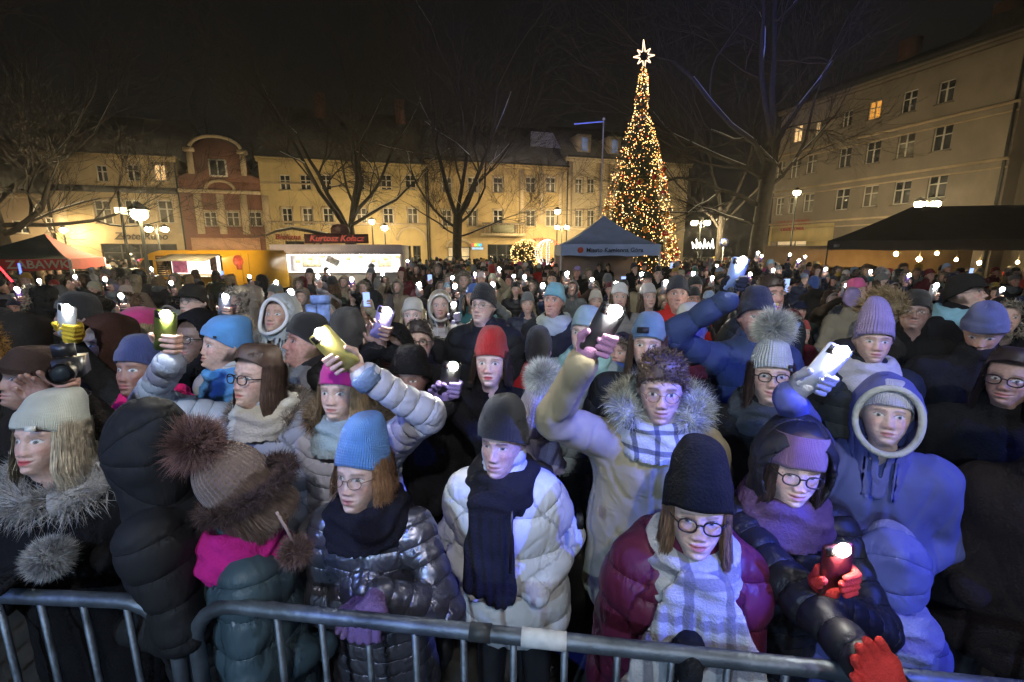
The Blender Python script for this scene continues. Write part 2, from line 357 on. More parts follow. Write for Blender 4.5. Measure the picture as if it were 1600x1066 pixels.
f = Facade('town_house', 'ochre house with a stone balcony over a dark doorway behind the bare tree', back(672.4), back(880), 9.75, W_och)
for x in (691, 731, 771, 822, 853):
    f.window(x, 277, x + 15, 301, 'curt', surround=W_cream); f.window(x, 328, x + 15, 354, 'curt' if x != 771 else 'dark', surround=W_cream)
f.window(762, 382, 806, 426, 'dark', sill=False, mull=2, name='shop_window'); f.window(700, 386, 735, 426, 'shop', sill=False, mull=1, name='shop_window')
t0, z = f.tz(717.5, 386); q = MB(); q.tube([(t0 + 1.2 * math.cos(a), -.05, z - .1 + .75 * math.sin(a)) for a in np.linspace(0, PI, 13)], .15, 6); q.build('door_arch', W_pale, f.root)
for x in (815, 846, 876):
    t0, z = f.tz(x, 300); f.bx('pilaster', W_cream, ((t0 - .22, -.1, 4.6), (t0 + .22, -.002, 9.7)))
ta, z = f.tz(750, 365); tb, z2 = f.tz(817, 352)
b_ = f.bx('balcony', W_pale, ((ta, -1.1, z - .25), (tb, -.002, z)))
balu = MB()
for i in range(17):
    t0 = ta + .1 + (tb - ta - .2) * i / 16; balu.box((t0 - .04, -1.05, z + .004), (t0 + .04, -.97, z + .8))
balu.build('balustrade', W_grey, b_); f.bx('handrail', W_grey, ((ta, -1.12, z + .8), (tb, -.9, z + .92)), parent=b_)
f.bx('balcony_banner', mat('balcony_panel', (.2, .2, .14), .8), ((ta + .9, -1.17, z + .05), (tb - 1.2, -1.13, z + .75)), parent=b_)
cols = [((1, .15, .1), 738), ((1, .75, .1), 742), ((.2, 1, .3), 746), ((.1, .5, 1), 750)]
for c_, x in cols:
    t0, z = f.tz(x, 383); f.bx('sign_lamp', emat('neon_%d' % x, c_, 1.6), ((t0 - .1, -.3, z - .12), (t0 + .1, -.2, z + .12)))
t0, z = f.tz(745, 388.5); f.bx('sign_board', emat('neon_pale', (.55, .8, 1), 1.1), ((t0 - .5, -.3, z - .09), (t0 + .55, -.2, z + .1)))
f.txt('apteka', 843, 373, .5, sign_red); f.finish(4.4, mat('roof_blue_slate', (.10, .105, .13), .7, var=.3, vscale=1.5, bump=.4, bscale=8))
q = MB(); q.add([(f.L - 3.2, 1.2, 11.78), (f.L + .05, 1.2, 11.78), (f.L + .05, 3.4, 13.7), (f.L - 2.4, 3.4, 13.7)], [(0, 1, 2, 3)]); q.build('roof_snow', snow, f.root)
f.pipe(.1)

f = Facade('town_house', 'pale beige house with a mansard roof and dormers left of the Christmas tree', back(880.4), back(1062), 10.7, W_pale)
for x in (899, 918, 956, 975, 1012, 1031):
    f.window(x, 279, x + 11, 302, 'curt', surround=W_cream); f.window(x, 328, x + 11, 355, 'curt', surround=W_cream)
f.window(902, 370, 926, 420, 'dark', sill=False, name='shop_window'); f.window(940, 375, 1000, 424, 'shop', sill=False, mull=3, name='shop_window')
for x in (890, 934, 948, 992):
    t0, z = f.tz(x, 300); f.bx('pilaster', W_cream, ((t0 - .25, -.08, 4.4), (t0 + .25, -.002, 10.4)))
f.bx('string_course', W_cream, ((0, -.12, 4.1), (f.L, -.002, 4.35)))
f.finish(3.8)
for x in (915, 962):
    t0, z = f.tz(x, 240); r_ = f.bx('dormer', W_pale, ((t0 - .7, .3, 11.0), (t0 + .7, 3, 13.0)), parent=f.roof)
    f.bx('pane', mat('dormer_glass', (.2, .25, .45), .2, emit=(.5, .65, 1), estr=.12, var=0), ((t0 - .32, .24, 11.5), (t0 + .32, .296, 12.7)), parent=f.roof)
f.pipe(.12)

# barn-like houses half hidden behind the big tree on the left edge
f = Facade('old_house', 'dark ochre house behind the big tree at the left edge', (-44, 26), back(100), 6.0, W_dark)
f.window(20, 345, 45, 365, 'dark'); f.window(72, 340, 90, 362, 'dark'); f.finish(4.2)

# the four-storey block on the right, running away from the viewer
def rb(t): return (30 - .284 * t, 29 + .959 * t)
f = Facade('apartment_block', 'grey plaster four storey apartment block above the black tent', rb(17.2), rb(0), 14.6, W_grey, depth=10)
rows = {3: [(1317, 173, 1331, 198, 'dark'), (1357, 158, 1376, 186, 'orange'), (1410, 142, 1432, 175, 'dark'), (1466, 126, 1491, 160, 'dark')],
        2: [(1311, 231, 1329, 262, 'dark'), (1353, 221, 1375, 255, 'dark'), (1402, 209, 1428, 246, 'curt'), (1458, 196, 1487, 235, 'dark')],
        1: [(1305, 295, 1326, 328, 'dark'), (1348, 290, 1371, 323, 'curt'), (1396, 283, 1422, 319, 'dark'), (1449, 274, 1479, 309, 'dark')],
        0: [(1214, 252, 1226, 281, 'curt'), (1236, 248, 1250, 278, 'curt'), (1260, 241, 1276, 271, 'curt'), (1212, 309, 1224, 336, 'curt'), (1232, 308, 1245, 334, 'curt'), (1255, 303, 1271, 331, 'curt'), (1240, 195, 1253, 222, 'lit'), (1274, 190, 1281, 212, 'lit')]}
for k in rows:
    for r in rows[k]: f.window(*r)
f.window(1212, 366, 1271, 404, 'shop', sill=False, mull=1, trans=.55, name='shop_window')
for z in (4.6, 7.6, 10.8): f.bx('string_course', W_cream, ((0, -.2, z - .10), (f.L, -.002, z + .06)), ((0, -.08, z - .55), (f.L, -.002, z - .45)))
f.bx('shop_front', W_shop, ((.3, -.08, 2.95), (6.6, -.004, 4.4)), ((4.2, -.08, 0), (6.6, -.004, 2.946)), ((.02, -.08, 0), (.295, -.004, 4.4)))
f.txt('GALANTERIA', 1240, 348, .60, sign_red, 0, .015, y=-.12); f.txt('ODZIEŻOWA', 1239, 358, .40, sign_red, 0, .012, y=-.12)
f.bx('downpipe', metal_dark, ((f.L - .25, -.15, 0), (f.L - .12, -.02, 14.2))); f.finish(2.6)
for t0 in (6.5, 12.4): f.bx('chimney', W_red, ((t0, 4.4, 16), (t0 + 1.2, 5.2, 18.6)), parent=f.roof)
f = Facade('side_building', 'dark windowless gable wall at the right edge beside the apartment block', (30.9, 27.2), (46, 25.5), 15.6, wall_mat('plaster_stained', (.25, .21, .17), .7), depth=12)
f.bx('buttress', W_grey, ((2.6, -.5, 0), (3.5, -.002, 11))); f.bx('downpipe', metal_dark, ((1.8, -.15, 0), (1.95, -.02, 15))); f.finish(1.5)

# ------------------------------------------------------------------ street lamps
lamp_glow = emat('lamp_glow', (1, .76, .40), 900)
def street_lamp(px, py, Y, label, heads=2, arm=.55, glow=None, s=1., hang=False):
    c = at(px, py, Y); r = empty('street_lamp', (c[0], c[1], 0)); tag(r, label, 'street lamp', 'street lamps round the square'); h = c[2]
    m = MB(); m.lathe((0, 0, 0), [(.16, 0), (.16, .25), (.1, .35), (.09, 1.0), (.06, 1.1), (.045, h - .1), (.02, h + .35)], 8); m.build('post', metal_dark, r)
    for i in range(heads):
        a = PI * i if heads == 2 else 2 * PI * i / max(heads, 1) + .5
        dx, dy = (arm * math.cos(a), arm * math.sin(a)) if heads > 1 else (0, 0)
        if heads > 1:
            m = MB(); m.tube([(0, 0, h - .3), (dx * .5, dy * .5, h + .25 * s), (dx, dy, h + .3 * s)], .025, 6); m.build('arm', metal_dark, r)
        m = MB(); m.lathe((dx, dy, h), [(.02, .34 * s), (.1 * s, .28 * s), (.26 * s, .14 * s), (.25 * s, .12 * s), (.0, .16 * s)], 10); hd = m.build('lamp_shade', metal_dark, r)
        m = MB(); m.ball((dx, dy, h + .02), .19 * s, 12, 8, (1, 1, .8)); m.build('lamp_globe', glow or lamp_glow, hd, smooth=True)
    return r
street_lamp(218, 336, 15, 'single street lamp nearest the beige shop front', 1, s=1.2)
street_lamp(245, 359, 29, 'double headed street lamp in front of the beige shop lettering', 2, .5)
street_lamp(99, 360, 33, 'small far street lamp above the red tent', 1)
street_lamp(581, 347, 33, 'left street lamp above the white stall sign', 1, s=1.0)
street_lamp(601, 357, 36, 'right lower street lamp behind the white stall', 1, s=1.2)
street_lamp(871, 331, 39, 'tall single street lamp top of the cluster by the flagpole', 1, s=1.2)
street_lamp(878, 356, 40, 'double headed street lamp left of the blue tent', 2, .42)
street_lamp(1095, 349, 33, 'double headed street lamp right of the Christmas tree', 2, .45, s=1.1)
street_lamp(1245, 302, 31, 'single tall street lamp before the red shop lettering', 1, s=1.1)
street_lamp(1449, 320, 22, 'double headed street lamp above the black tent', 2, .38, s=1.0)
# tall pole with a box near the van
p_ = at(189, 330, 19); r = empty('utility_pole', (p_[0], p_[1], 0)); tag(r, 'thin dark pole with a lit box left of the yellow van', 'pole')
m = MB(); m.tube([(0, 0, 0), (0, 0, p_[2] + .8)], [.07, .045], 8); m.build('post', metal_dark, r)
for sx in (-1, 1):
    m = MB(); m.box((sx * .12 - .06, -.1, p_[2] - .12), (sx * .12 + .06, .1, p_[2] + .14)); m.build('light_box', emat('box_glow', (1, .9, .6), 2.2), r)

# ------------------------------------------------------------------ flagpole
p0 = at(937, 360, 24); p1 = at(937, 186, 24); r = empty('flagpole', (p0[0], p0[1], 0)); tag(r, 'tall white flagpole with a blue lit arm by the Christmas tree', 'flagpole')
pole_m = mat('white_pole', (.7, .7, .72), .4); m = MB(); m.tube([(0, 0, 0), (0, 0, p1[2])], [.06, .03], 8); m.build('pole', pole_m, r)
a1 = at(897, 194, 24) - np.array([p0[0], p0[1], 0]); m = MB(); m.tube([(0, 0, p1[2] - .12), a1], .03, 6); m.build('arm', mat('blue_lit_arm', (.2, .25, .9), .4, emit=(.15, .22, 1), estr=.5, var=0), r)  # blue light is put into the arm's own colour and a faint glow
m = MB(); m.ball((0, 0, p1[2]), .07, 8, 6); m.build('finial', pole_m, r)

# ------------------------------------------------------------------ bare trees
bark = mat('bark', (.032, .028, .024), .95, var=.4, vscale=5, bump=.8, bscale=18)
twig = mat('twigs', (.038, .033, .028), .95, var=.3, vscale=4)
def bare_tree(label, base, trunk_pts, trunk_r, limbs, seed, levels=4, spread=.62, lenf=.68, minlen=.5, droop=0.0, kids=(3, 4), snowy=False, twigs=3):
    R = np.random.default_rng(seed); root = empty('bare_tree', (base[0], base[1], 0)); tag(root, label, 'tree', 'bare winter trees')
    tr = MB(); tr.tube(np.array(trunk_pts, float), np.array(trunk_r) * .66, 10); snows = []; fine = []
    def grow(p, d, L, r, lev):
        n = 5 if lev < 2 else 4; nz = R.normal(0, .16, (n, 3)); up = .07 - droop * (lev > 1); pts = np.empty((n + 1, 3)); pts[0] = p; dx, dy, dz = d
        for i in range(n):
            dx += nz[i, 0]; dy += nz[i, 1]; dz += nz[i, 2] + up; q = 1 / math.sqrt(dx * dx + dy * dy + dz * dz); dx *= q; dy *= q; dz *= q
            pts[i + 1] = (pts[i, 0] + dx * L / n, pts[i, 1] + dy * L / n, pts[i, 2] + dz * L / n)
        dd = np.array([dx, dy, dz]); r1 = max(r * .5, .006); rr = [r + (r1 - r) * i / n for i in range(n + 1)]
        if lev == 0: tr.tube(pts, rr, 7, cap=False)
        else: fine.append((n, pts, rr))
        if snowy and lev <= 1 and R.random() < .5: snows.append((pts[1:-1] + [0, 0, r * .72], np.array(rr[1:-1]) * .5))
        if lev >= levels or L < minlen: return
        k = int(R.integers(kids[0], kids[1] + 1)) + (twigs if lev >= levels - 2 else 0); U = R.random((k, 4)); G = R.normal(0, 1, (k, 4))
        for j in range(k):
            t = .25 + .75 * U[j, 0] if j else 1.0; i = min(int(t * n), n); ax, ay, az = G[j, :3]; dt = ax * dx + ay * dy + az * dz; ax -= dx * dt; ay -= dy * dt; az -= dz * dt; q = 1 / (math.sqrt(ax * ax + ay * ay + az * az) + 1e-9)
            a = spread + .18 * G[j, 3] if j else .2 + .1 * G[j, 3]; ca, sa = math.cos(a), math.sin(a) * q
            grow(pts[i], (dx * ca + ax * sa, dy * ca + ay * sa, dz * ca + az * sa), L * lenf * (.75 + .45 * U[j, 1]), max(rr[i] * (.5 + .22 * U[j, 2]), .006), lev + 1)
    for (p, d, L, r) in limbs: grow(np.array(p, float), tuple(np.array(d, float) / np.linalg.norm(d)), L, r * .48, 0)
    tr.build('trunk', bark, root, smooth=True); VV = []; QQ = []; nv_ = 0
    for n in (4, 5):                                   # all branches of a kind at once, three-sided tubes
        g_ = [f for f in fine if f[0] == n]
        if not g_: continue
        P = np.array([f[1] for f in g_]); rr = np.array([f[2] for f in g_]); T = np.gradient(P, axis=1); T /= np.linalg.norm(T, axis=2)[..., None]
        A = np.cross(T, R.normal(0, 1, (len(P), 1, 3))); A /= np.linalg.norm(A, axis=2)[..., None] + 1e-9; Bq = np.cross(T, A); th = np.arange(3) * 2 * PI / 3
        V = P[:, :, None] + rr[..., None, None] * (A[:, :, None] * np.cos(th)[:, None] + Bq[:, :, None] * np.sin(th)[:, None]); m_ = n + 1
        bq = (np.arange(len(P))[:, None, None] * m_ + np.arange(n)[None, :, None]) * 3; j = np.arange(3)[None, None]; Q = np.stack([bq + j, bq + (j + 1) % 3, bq + 3 + (j + 1) % 3, bq + 3 + j], -1).reshape(-1, 4)
        VV.append(V.reshape(-1, 3)); QQ.append(Q + nv_); nv_ += len(VV[-1])
    link('crown', mesh_np('crown', np.concatenate(VV), np.concatenate(QQ), None, [twig], smooth=True), root)
    for (p, r) in snows: sn = MB(); sn.tube(p, r, 5); sn.build('snow_cap', snow, root, smooth=True)
    return root
# tree behind the white stall
B = at(549, 420, 29); bare_tree('broad bare tree with a forked trunk behind the white stall', B, [(0, 0, 0), (.1, 0, 2.2), (0, 0, 3.6)], [.62, .5, .5],
    [((0, 0, 3.3), (-.75, .2, .95), 7.0, .34), ((.05, 0, 3.4), (.5, .1, 1), 7.0, .34), ((0, 0, 3.0), (-1, 0, .18), 6.5, .26), ((.1, 0, 3.5), (.1, -.2, 1), 7.5, .30), ((0, 0, 3.2), (-.45, -.2, 1), 7.0, .3), ((.1, 0, 3.6), (1, 0, .5), 5.5, .22), ((0, 0, 3.5), (.25, .3, 1), 7.0, .28)], 11, levels=4, snowy=True)
B = at(716, 420, 28); bare_tree('tall bare tree in front of the ochre house with the balcony', B, [(0, 0, 0), (-.05, 0, 2.2), (.05, 0, 4.2)], [.5, .42, .42],
    [((0, 0, 4.0), (-.2, 0, 1), 7.5, .3), ((.05, 0, 4.0), (.4, .1, 1), 7.2, .28), ((0, 0, 3.6), (.9, 0, .6), 4.6, .18), ((0, 0, 3.4), (-.9, .1, .7), 4.6, .18), ((0, 0, 4.2), (.1, .2, 1), 8.0, .26), ((0, 0, 2.9), (1, -.1, .25), 3.6, .12), ((0, 0, 3.0), (-1, 0, .3), 3.6, .12), ((0, 0, 3.8), (.7, .2, 1), 6.5, .2)], 5, levels=4, snowy=True)
B = at(1178, 430, 27); bare_tree('huge dark bare tree right of the Christmas tree', B, [(0, 0, 0), (.1, 0, 4), (.3, 0, 8)], [.75, .62, .55],
    [((.2, 0, 6.5), (-.7, 0, 1), 8.5, .34), ((.3, 0, 7.5), (.15, .1, 1), 9.5, .38), ((.3, 0, 7.5), (.7, .2, 1), 8, .32), ((.1, 0, 4.5), (-1, -.1, .5), 6.5, .26), ((.2, 0, 6), (-.9, .2, .75), 7.5, .28), ((.2, 0, 5.5), (.9, -.2, .6), 5, .22), ((.1, 0, 3.5), (-1, .3, .35), 5, .2), ((.3, 0, 8), (-.3, .2, 1), 9.5, .32)], 23, levels=4, droop=.04, snowy=True)
B = at(1120, 430, 34); bare_tree('slender bare tree in the dark gap beyond the Christmas tree', B, [(0, 0, 0), (0, 0, 5)], [.4, .3],
    [((0, 0, 4.5), (-.2, 0, 1), 8, .26), ((0, 0, 4.5), (.4, 0, 1), 8, .26), ((0, 0, 3.5), (-.8, 0, .7), 6, .2), ((0, 0, 4), (.8, 0, .8), 6, .2)], 31, levels=4)
B = at(35, 430, 17); bare_tree('thick gnarled bare tree with a long low bough at the left edge', B, [(-.8, 0, 0), (-.6, 0, 2.3), (-.9, 0, 4.5)], [.55, .5, .45],
    [((-.6, 0, 2.6), (1, .1, .28), 3.6, .24), ((-.8, 0, 3.5), (.7, 0, .9), 4.2, .22), ((-.9, 0, 4.2), (-.2, 0, 1), 5.0, .26), ((-.7, 0, 3.2), (-1, 0, .5), 4, .22), ((-.9, 0, 4.2), (.3, .1, 1), 5, .24), ((-.7, 0, 3), (1, .3, .5), 3.6, .2)], 41, levels=4, snowy=True)
B = at(275, 430, 36); bare_tree('bare tree behind the red gabled house', (B[0], B[1] + 9), [(0, 0, 0), (0, 0, 8)], [.5, .4],
    [((0, 0, 7), (-.5, 0, 1), 7, .3), ((0, 0, 7.5), (.3, 0, 1), 7.5, .3), ((0, 0, 6.5), (.8, 0, .9), 6.5, .26), ((0, 0, 6), (-.9, 0, .8), 6, .24)], 53, levels=4)
# ------------------------------------------------------------------ Christmas tree
def christmas_tree():
    Y = 20.0; R = np.random.default_rng(3); b = at(1001, 190, Y); k = Y / FPX
    root = empty('christmas_tree', (b[0], b[1], 0)); tag(root, 'tall Christmas tree covered in warm lights and baubles with a glowing star', 'Christmas tree')
    zt = at(999, 104, Y)[2]
    def zz(py): return at(1000, py, Y)[2]
    prof = [(0.9, 1.85), (zz(410), 64 * k), (zz(380), 58 * k), (zz(340), 50 * k), (zz(300), 40 * k), (zz(260), 34 * k), (zz(225), 24 * k), (zz(195), 17 * k), (zz(180), 10 * k), (zz(150), 9 * k), (zz(120), 6.5 * k), (zt, .08)]
    pz = np.array([p[0] for p in prof]); pr = np.array([p[1] for p in prof])
    rad = lambda z: np.interp(z, pz, pr)
    m = MB(); m.tube([(0, 0, 0), (0, 0, zt)], [.2, .03], 8); m.build('trunk', bark, root)
    # boughs: sprays of needles hung round the cone
    V = []; T = []; n = 0
    zs = np.sort(R.uniform(.9, zt, 5200) ** 1.0)
    keep = R.random(len(zs)) < (rad(zs) / 2.1) ** .7 + .12; zs = zs[keep]
    for z in zs:
        a = R.uniform(0, 2 * PI); r = rad(z) * R.uniform(.55, 1.06); L = R.uniform(.18, .42) * (0.45 + .55 * min(rad(z), 1.5) / 1.5)
        d = np.array([math.cos(a), math.sin(a), R.uniform(-.45, .15)]); d /= np.linalg.norm(d); c0 = np.array([math.cos(a) * (r - L * .6), math.sin(a) * (r - L * .6), z])
        s_ = np.cross(d, [0, 0, 1]); s_ /= np.linalg.norm(s_); u_ = np.cross(s_, d)
        for j in range(9):
            t = R.uniform(0, 1); q = c0 + d * L * t; ang = R.uniform(0, 2 * PI); e = (s_ * math.cos(ang) + u_ * math.sin(ang)) * .8 + d * .7; e /= np.linalg.norm(e); l = R.uniform(.05, .11) * (1.2 - .5 * t)
            o_ = np.cross(e, R.normal(0, 1, 3)); o_ /= np.linalg.norm(o_) + 1e-9
            V += [q - o_ * .008, q + o_ * .008, q + e * l]; T.append((n, n + 1, n + 2)); n += 3
    needle = mat('spruce_needles', (.045, .075, .035), .7, var=.4, vscale=6)
    link('crown', mesh_np('crown', V, None, T, [needle], smooth=False), root)
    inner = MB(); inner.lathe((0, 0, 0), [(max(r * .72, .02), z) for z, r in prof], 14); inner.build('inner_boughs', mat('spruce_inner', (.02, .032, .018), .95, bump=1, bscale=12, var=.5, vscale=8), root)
    # light strings: thousands of tiny lamps, too small to tell apart
    warm = emat('fairy_warm', (1, .52, .15), 7, False); cool = emat('fairy_white', (1, .74, .36), 6, False)
    for mt, cnt in ((warm, 950), (cool, 420), (emat('fairy_red', (1, .22, .06), 5, False), 260)):
        m = MB(); i = 0
        while i < cnt:
            z = R.uniform(1.0, zt - .05)
            if R.random() > (rad(z) / 2.1) ** .8 + .16: continue
            a = R.uniform(PI * .98, PI * 2.02); r = rad(z) * R.uniform(.80, 1.12); s_ = R.choice([.012, .018, .026], p=[.55, .35, .1])
            m.ball((math.cos(a) * r, math.sin(a) * r, z), s_, 5, 4); i += 1
        o = m.build('string_lights', mt, root); o['kind'] = 'stuff'
    bm = {'red': mat('bauble_red', (.45, .02, .015), .15, spec=.8), 'gold': mat('bauble_gold', (.65, .38, .08), .18, metal=.7), 'silver': mat('bauble_silver', (.6, .62, .66), .15, metal=.8), 'orange': mat('bauble_orange', (.6, .16, .03), .2)}
    for i in range(95):
        while True:
            z = R.uniform(1.3, zt * .88)
            if R.random() < rad(z) / 2.1 + .05: break
        a = R.uniform(PI * 1.0, PI * 2.0); r = rad(z) * 1.03; s_ = R.uniform(.06, .115) * (.6 + .4 * min(rad(z), 1.5) / 1.5)
        m = MB(); m.ball((math.cos(a) * r, math.sin(a) * r, z), s_, 10, 7); m.build('bauble', bm[R.choice(['red', 'gold', 'silver', 'orange'], p=[.38, .34, .12, .16])], root, smooth=True)
    # star
    st = empty('star', (0, 0, 0)); st.parent = root; c = np.array([0, 0, at(999, 88, Y)[2]])
    star_m = emat('star_glow', (1, .70, .45), 2.6); m = MB(); nn = 8
    for i in range(nn):
        a = PI / 2 + 2 * PI * i / nn + .08; L = (.60 if i % 4 == 0 else .42) if i % 2 == 0 else .36
        p = c + np.array([math.cos(a) * L, 0, math.sin(a) * L]); a1, a2 = a - .33, a + .33
        q1 = c + np.array([math.cos(a1) * .17, 0, math.sin(a1) * .17]); q2 = c + np.array([math.cos(a2) * .17, 0, math.sin(a2) * .17])
        m.tube([q1, p], .022, 5); m.tube([q2, p], .022, 5)
    m.build('star_tubes', star_m, st); bpy.data.objects.remove(st)
    for o in bpy.data.objects:
        if o.name == 'star_tubes': o.parent = root; o.name = 'star'
christmas_tree()

# ------------------------------------------------------------------ gazebo tents
def fabric(name, c, r=.75): return mat(name, c, r, var=.12, vscale=2.5, bump=.25, bscale=5)
def gazebo(name, label, corners, zv, zlo, peak, mats, cat='tent', legs=True, ridge=None, sag=.35):
    """corners: four ground points (front-left, front-right, back-right, back-left); concave roof up to peak"""
    C = [np.array([*c, 0.]) for c in corners]; o = C[0].copy(); r = empty(name, o); tag(r, label, cat); C = [c - o for c in C]; ctr = sum(C) / 4
    pk = [ctr, ctr] if ridge is None else [np.array([*q, 0.]) - o for q in ridge]
    pks = [pk[0], pk[1], pk[1], pk[0]]
    n = 8
    for i in range(4):
        a, b_ = C[i], C[(i + 1) % 4]; pa, pb = pks[i], pks[(i + 1) % 4]; m = MB(); V = []
        for j in range(n + 1):
            t = j / n; h = zv + (peak - zv) * (t ** (1 + sag)); A = a + (pa - a) * t; Bq = b_ + (pb - b_) * t
            for q in range(5): V.append(A + (Bq - A) * q / 4 + np.array([0, 0, h]))
        Q = [(j * 5 + q, j * 5 + q + 1, j * 5 + q + 6, j * 5 + q + 5) for j in range(n) for q in range(4)]
        m.add(V, Q); m.build('roof_panel', mats['roof%d' % i] if 'roof%d' % i in mats else mats['roof'], r, smooth=True)
        d = (b_ - a) / np.linalg.norm(b_ - a); nn = np.array([d[1], -d[0], 0]) * .02
        m = MB(); V = []; k = 12
        for q in range(k + 1):
            p = a + (b_ - a) * q / k; s_ = .02 * math.sin(q * 1.9)
            V += [p + nn * (1 + s_ * 20) + [0, 0, zlo + .015 * math.sin(q * 1.3)], p + [0, 0, zv + .004]]
        m.add(V, [(2 * q, 2 * q + 2, 2 * q + 3, 2 * q + 1) for q in range(k)]); m.build('valance', mats['valance'], r)
        if legs:
            m = MB(); m.tube([a + [0, 0, 0], a + [0, 0, zv]], .025, 6); m.build('leg', mats.get('leg', pole_m), r)
    return r, o
def face_text(root, o, string, px, py, Y, size, m, u=(1, 0), bold=0., shear=0, name='lettering'):
    p = at(px, py, Y) - o; F = frame(p, u); M = np.eye(4); M[:3, 0] = F[:3, 0]; M[:3, 1] = F[:3, 2]; M[:3, 2] = -F[:3, 1]; M[:3, 3] = p - F[:3, 1] * .05 - F[:3, 2] * size * .35
    return text(name, string, size, m, root, M, .004, shear, bold=bold)
blue_f = fabric('tent_blue', (.36, .47, .74)); 
a, b_ = at(876, 400, 13.4), at(1031, 400, 13.4); bl, br = at(925, 400, 16.2), at(1048, 400, 16.2)
r, o = gazebo('gazebo_tent', 'pale blue city tent with a red mark and lettering before the Christmas tree', [a[:2], b_[:2], (b_[0] + .1, 16.3), (a[0] + .1, 16.3)], at(950, 382, 13.4)[2], at(950, 400, 13.4)[2], at(955, 337, 14.9)[2], {'roof': blue_f, 'valance': blue_f})
face_text(r, o, 'Miasto Kamienna Góra', 960, 390.5, 13.33, .175, mat('print_navy', (.03, .04, .09), .7), bold=.002)
m = MB(); p = at(907, 391, 13.34) - o; m.ball(p, .085, 12, 8, (1, .12, 1)); m.build('printed_mark', mat('print_red', (.55, .07, .04), .7), r)
wall_c = fabric('tent_wall_lilac', (.42, .36, .38)); m = MB(); m.box((.1, 2.6, 0), (2.8, 2.63, 2.1)); m.build('back_wall', wall_c, r)
# red and green toy-seller tent on the left
red_f = fabric('tent_red', (.68, .06, .05)); green_f = fabric('tent_dark_green', (.05, .085, .085))
c = at(110, 418, 10.6); d = at(165, 418, 13.6); l = at(-120, 422, 9.6)
r, o = gazebo('gazebo_tent', 'red and dark green toy seller tent at the left edge', [l[:2], c[:2], d[:2], (l[0] - .3, 13.2)], at(110, 405, 10.6)[2], at(110, 422, 10.6)[2], at(60, 366, 12)[2], {'roof': green_f, 'roof1': red_f, 'valance': red_f})
u = (c - l)[:2]; u = u / np.linalg.norm(u); q_ = l + (c - l) * .80
pp = project((q_[0], q_[1], at(35, 413, q_[1])[2])); face_text(r, o, 'ZABAWKI', pp[0] - 2, 413, q_[1] - .02, .25, mat('print_cream', (.7, .6, .45), .7), u=u, bold=.004)
# long black tent on the right with bare bulbs under the eave
black_f = fabric('tent_black', (.035, .04, .038))
a = at(1293, 390, 15.0); b_ = at(1760, 392, 13.2); e = np.array([3.4, 4.6])
r, o = gazebo('market_tent', 'long black market tent with bare bulbs along the right edge', [a[:2], b_[:2], b_[:2] + e, a[:2] + e], at(1293, 376, 15)[2], at(1293, 391, 15)[2], at(1450, 323, 16.5)[2], {'roof': black_f, 'valance': black_f, 'leg': metal_dark}, ridge=[at(1425, 322, 16.6)[:2], at(1650, 316, 15.6)[:2]], sag=.1)
m = MB(); m.box((.3, 4.3, 0), (9.0, 4.34, 2.3)); m.build('back_wall', fabric('tent_wall_tan', (.42, .32, .2)), r)
m = MB(); p = at(1307, 384, 14.9) - o; m.box(p - [.09, .02, .05], p + [.09, .0, .05]); m.build('label_patch', mat('print_grey', (.3, .3, .3), .7), r)
for (px, py, s_) in ((1400, 397, 1.0), (1436, 405, 1.1), (1464, 396, .8), (1494, 406, .7), (1530, 411, .9), (1590, 410, .7)):
    p = at(px, py, 15.6); q = empty('bare_bulb', p); tag(q, 'glowing bare bulb under the black tent, %s' % {1400: 'first from its left corner', 1436: 'second from its left corner', 1464: 'third from its left corner', 1494: 'fourth from its left corner', 1530: 'fifth, low above the flat cap', 1590: 'last at the right edge'}[px], 'bulb', 'bulbs under the black tent')
    m = MB(); m.tube([(0, 0, .06), (0, 0, 2.38 - p[2] + .1 if p[2] < 2.3 else .25)], .008, 4); m.build('cable', metal_dark, q)
    m = MB(); m.ball((0, 0, 0), .06 * s_, 8, 6, (1, 1, 1.2)); m.build('glass_bulb', emat('tent_bulb', (1, .58, .2), 600), q, smooth=True)

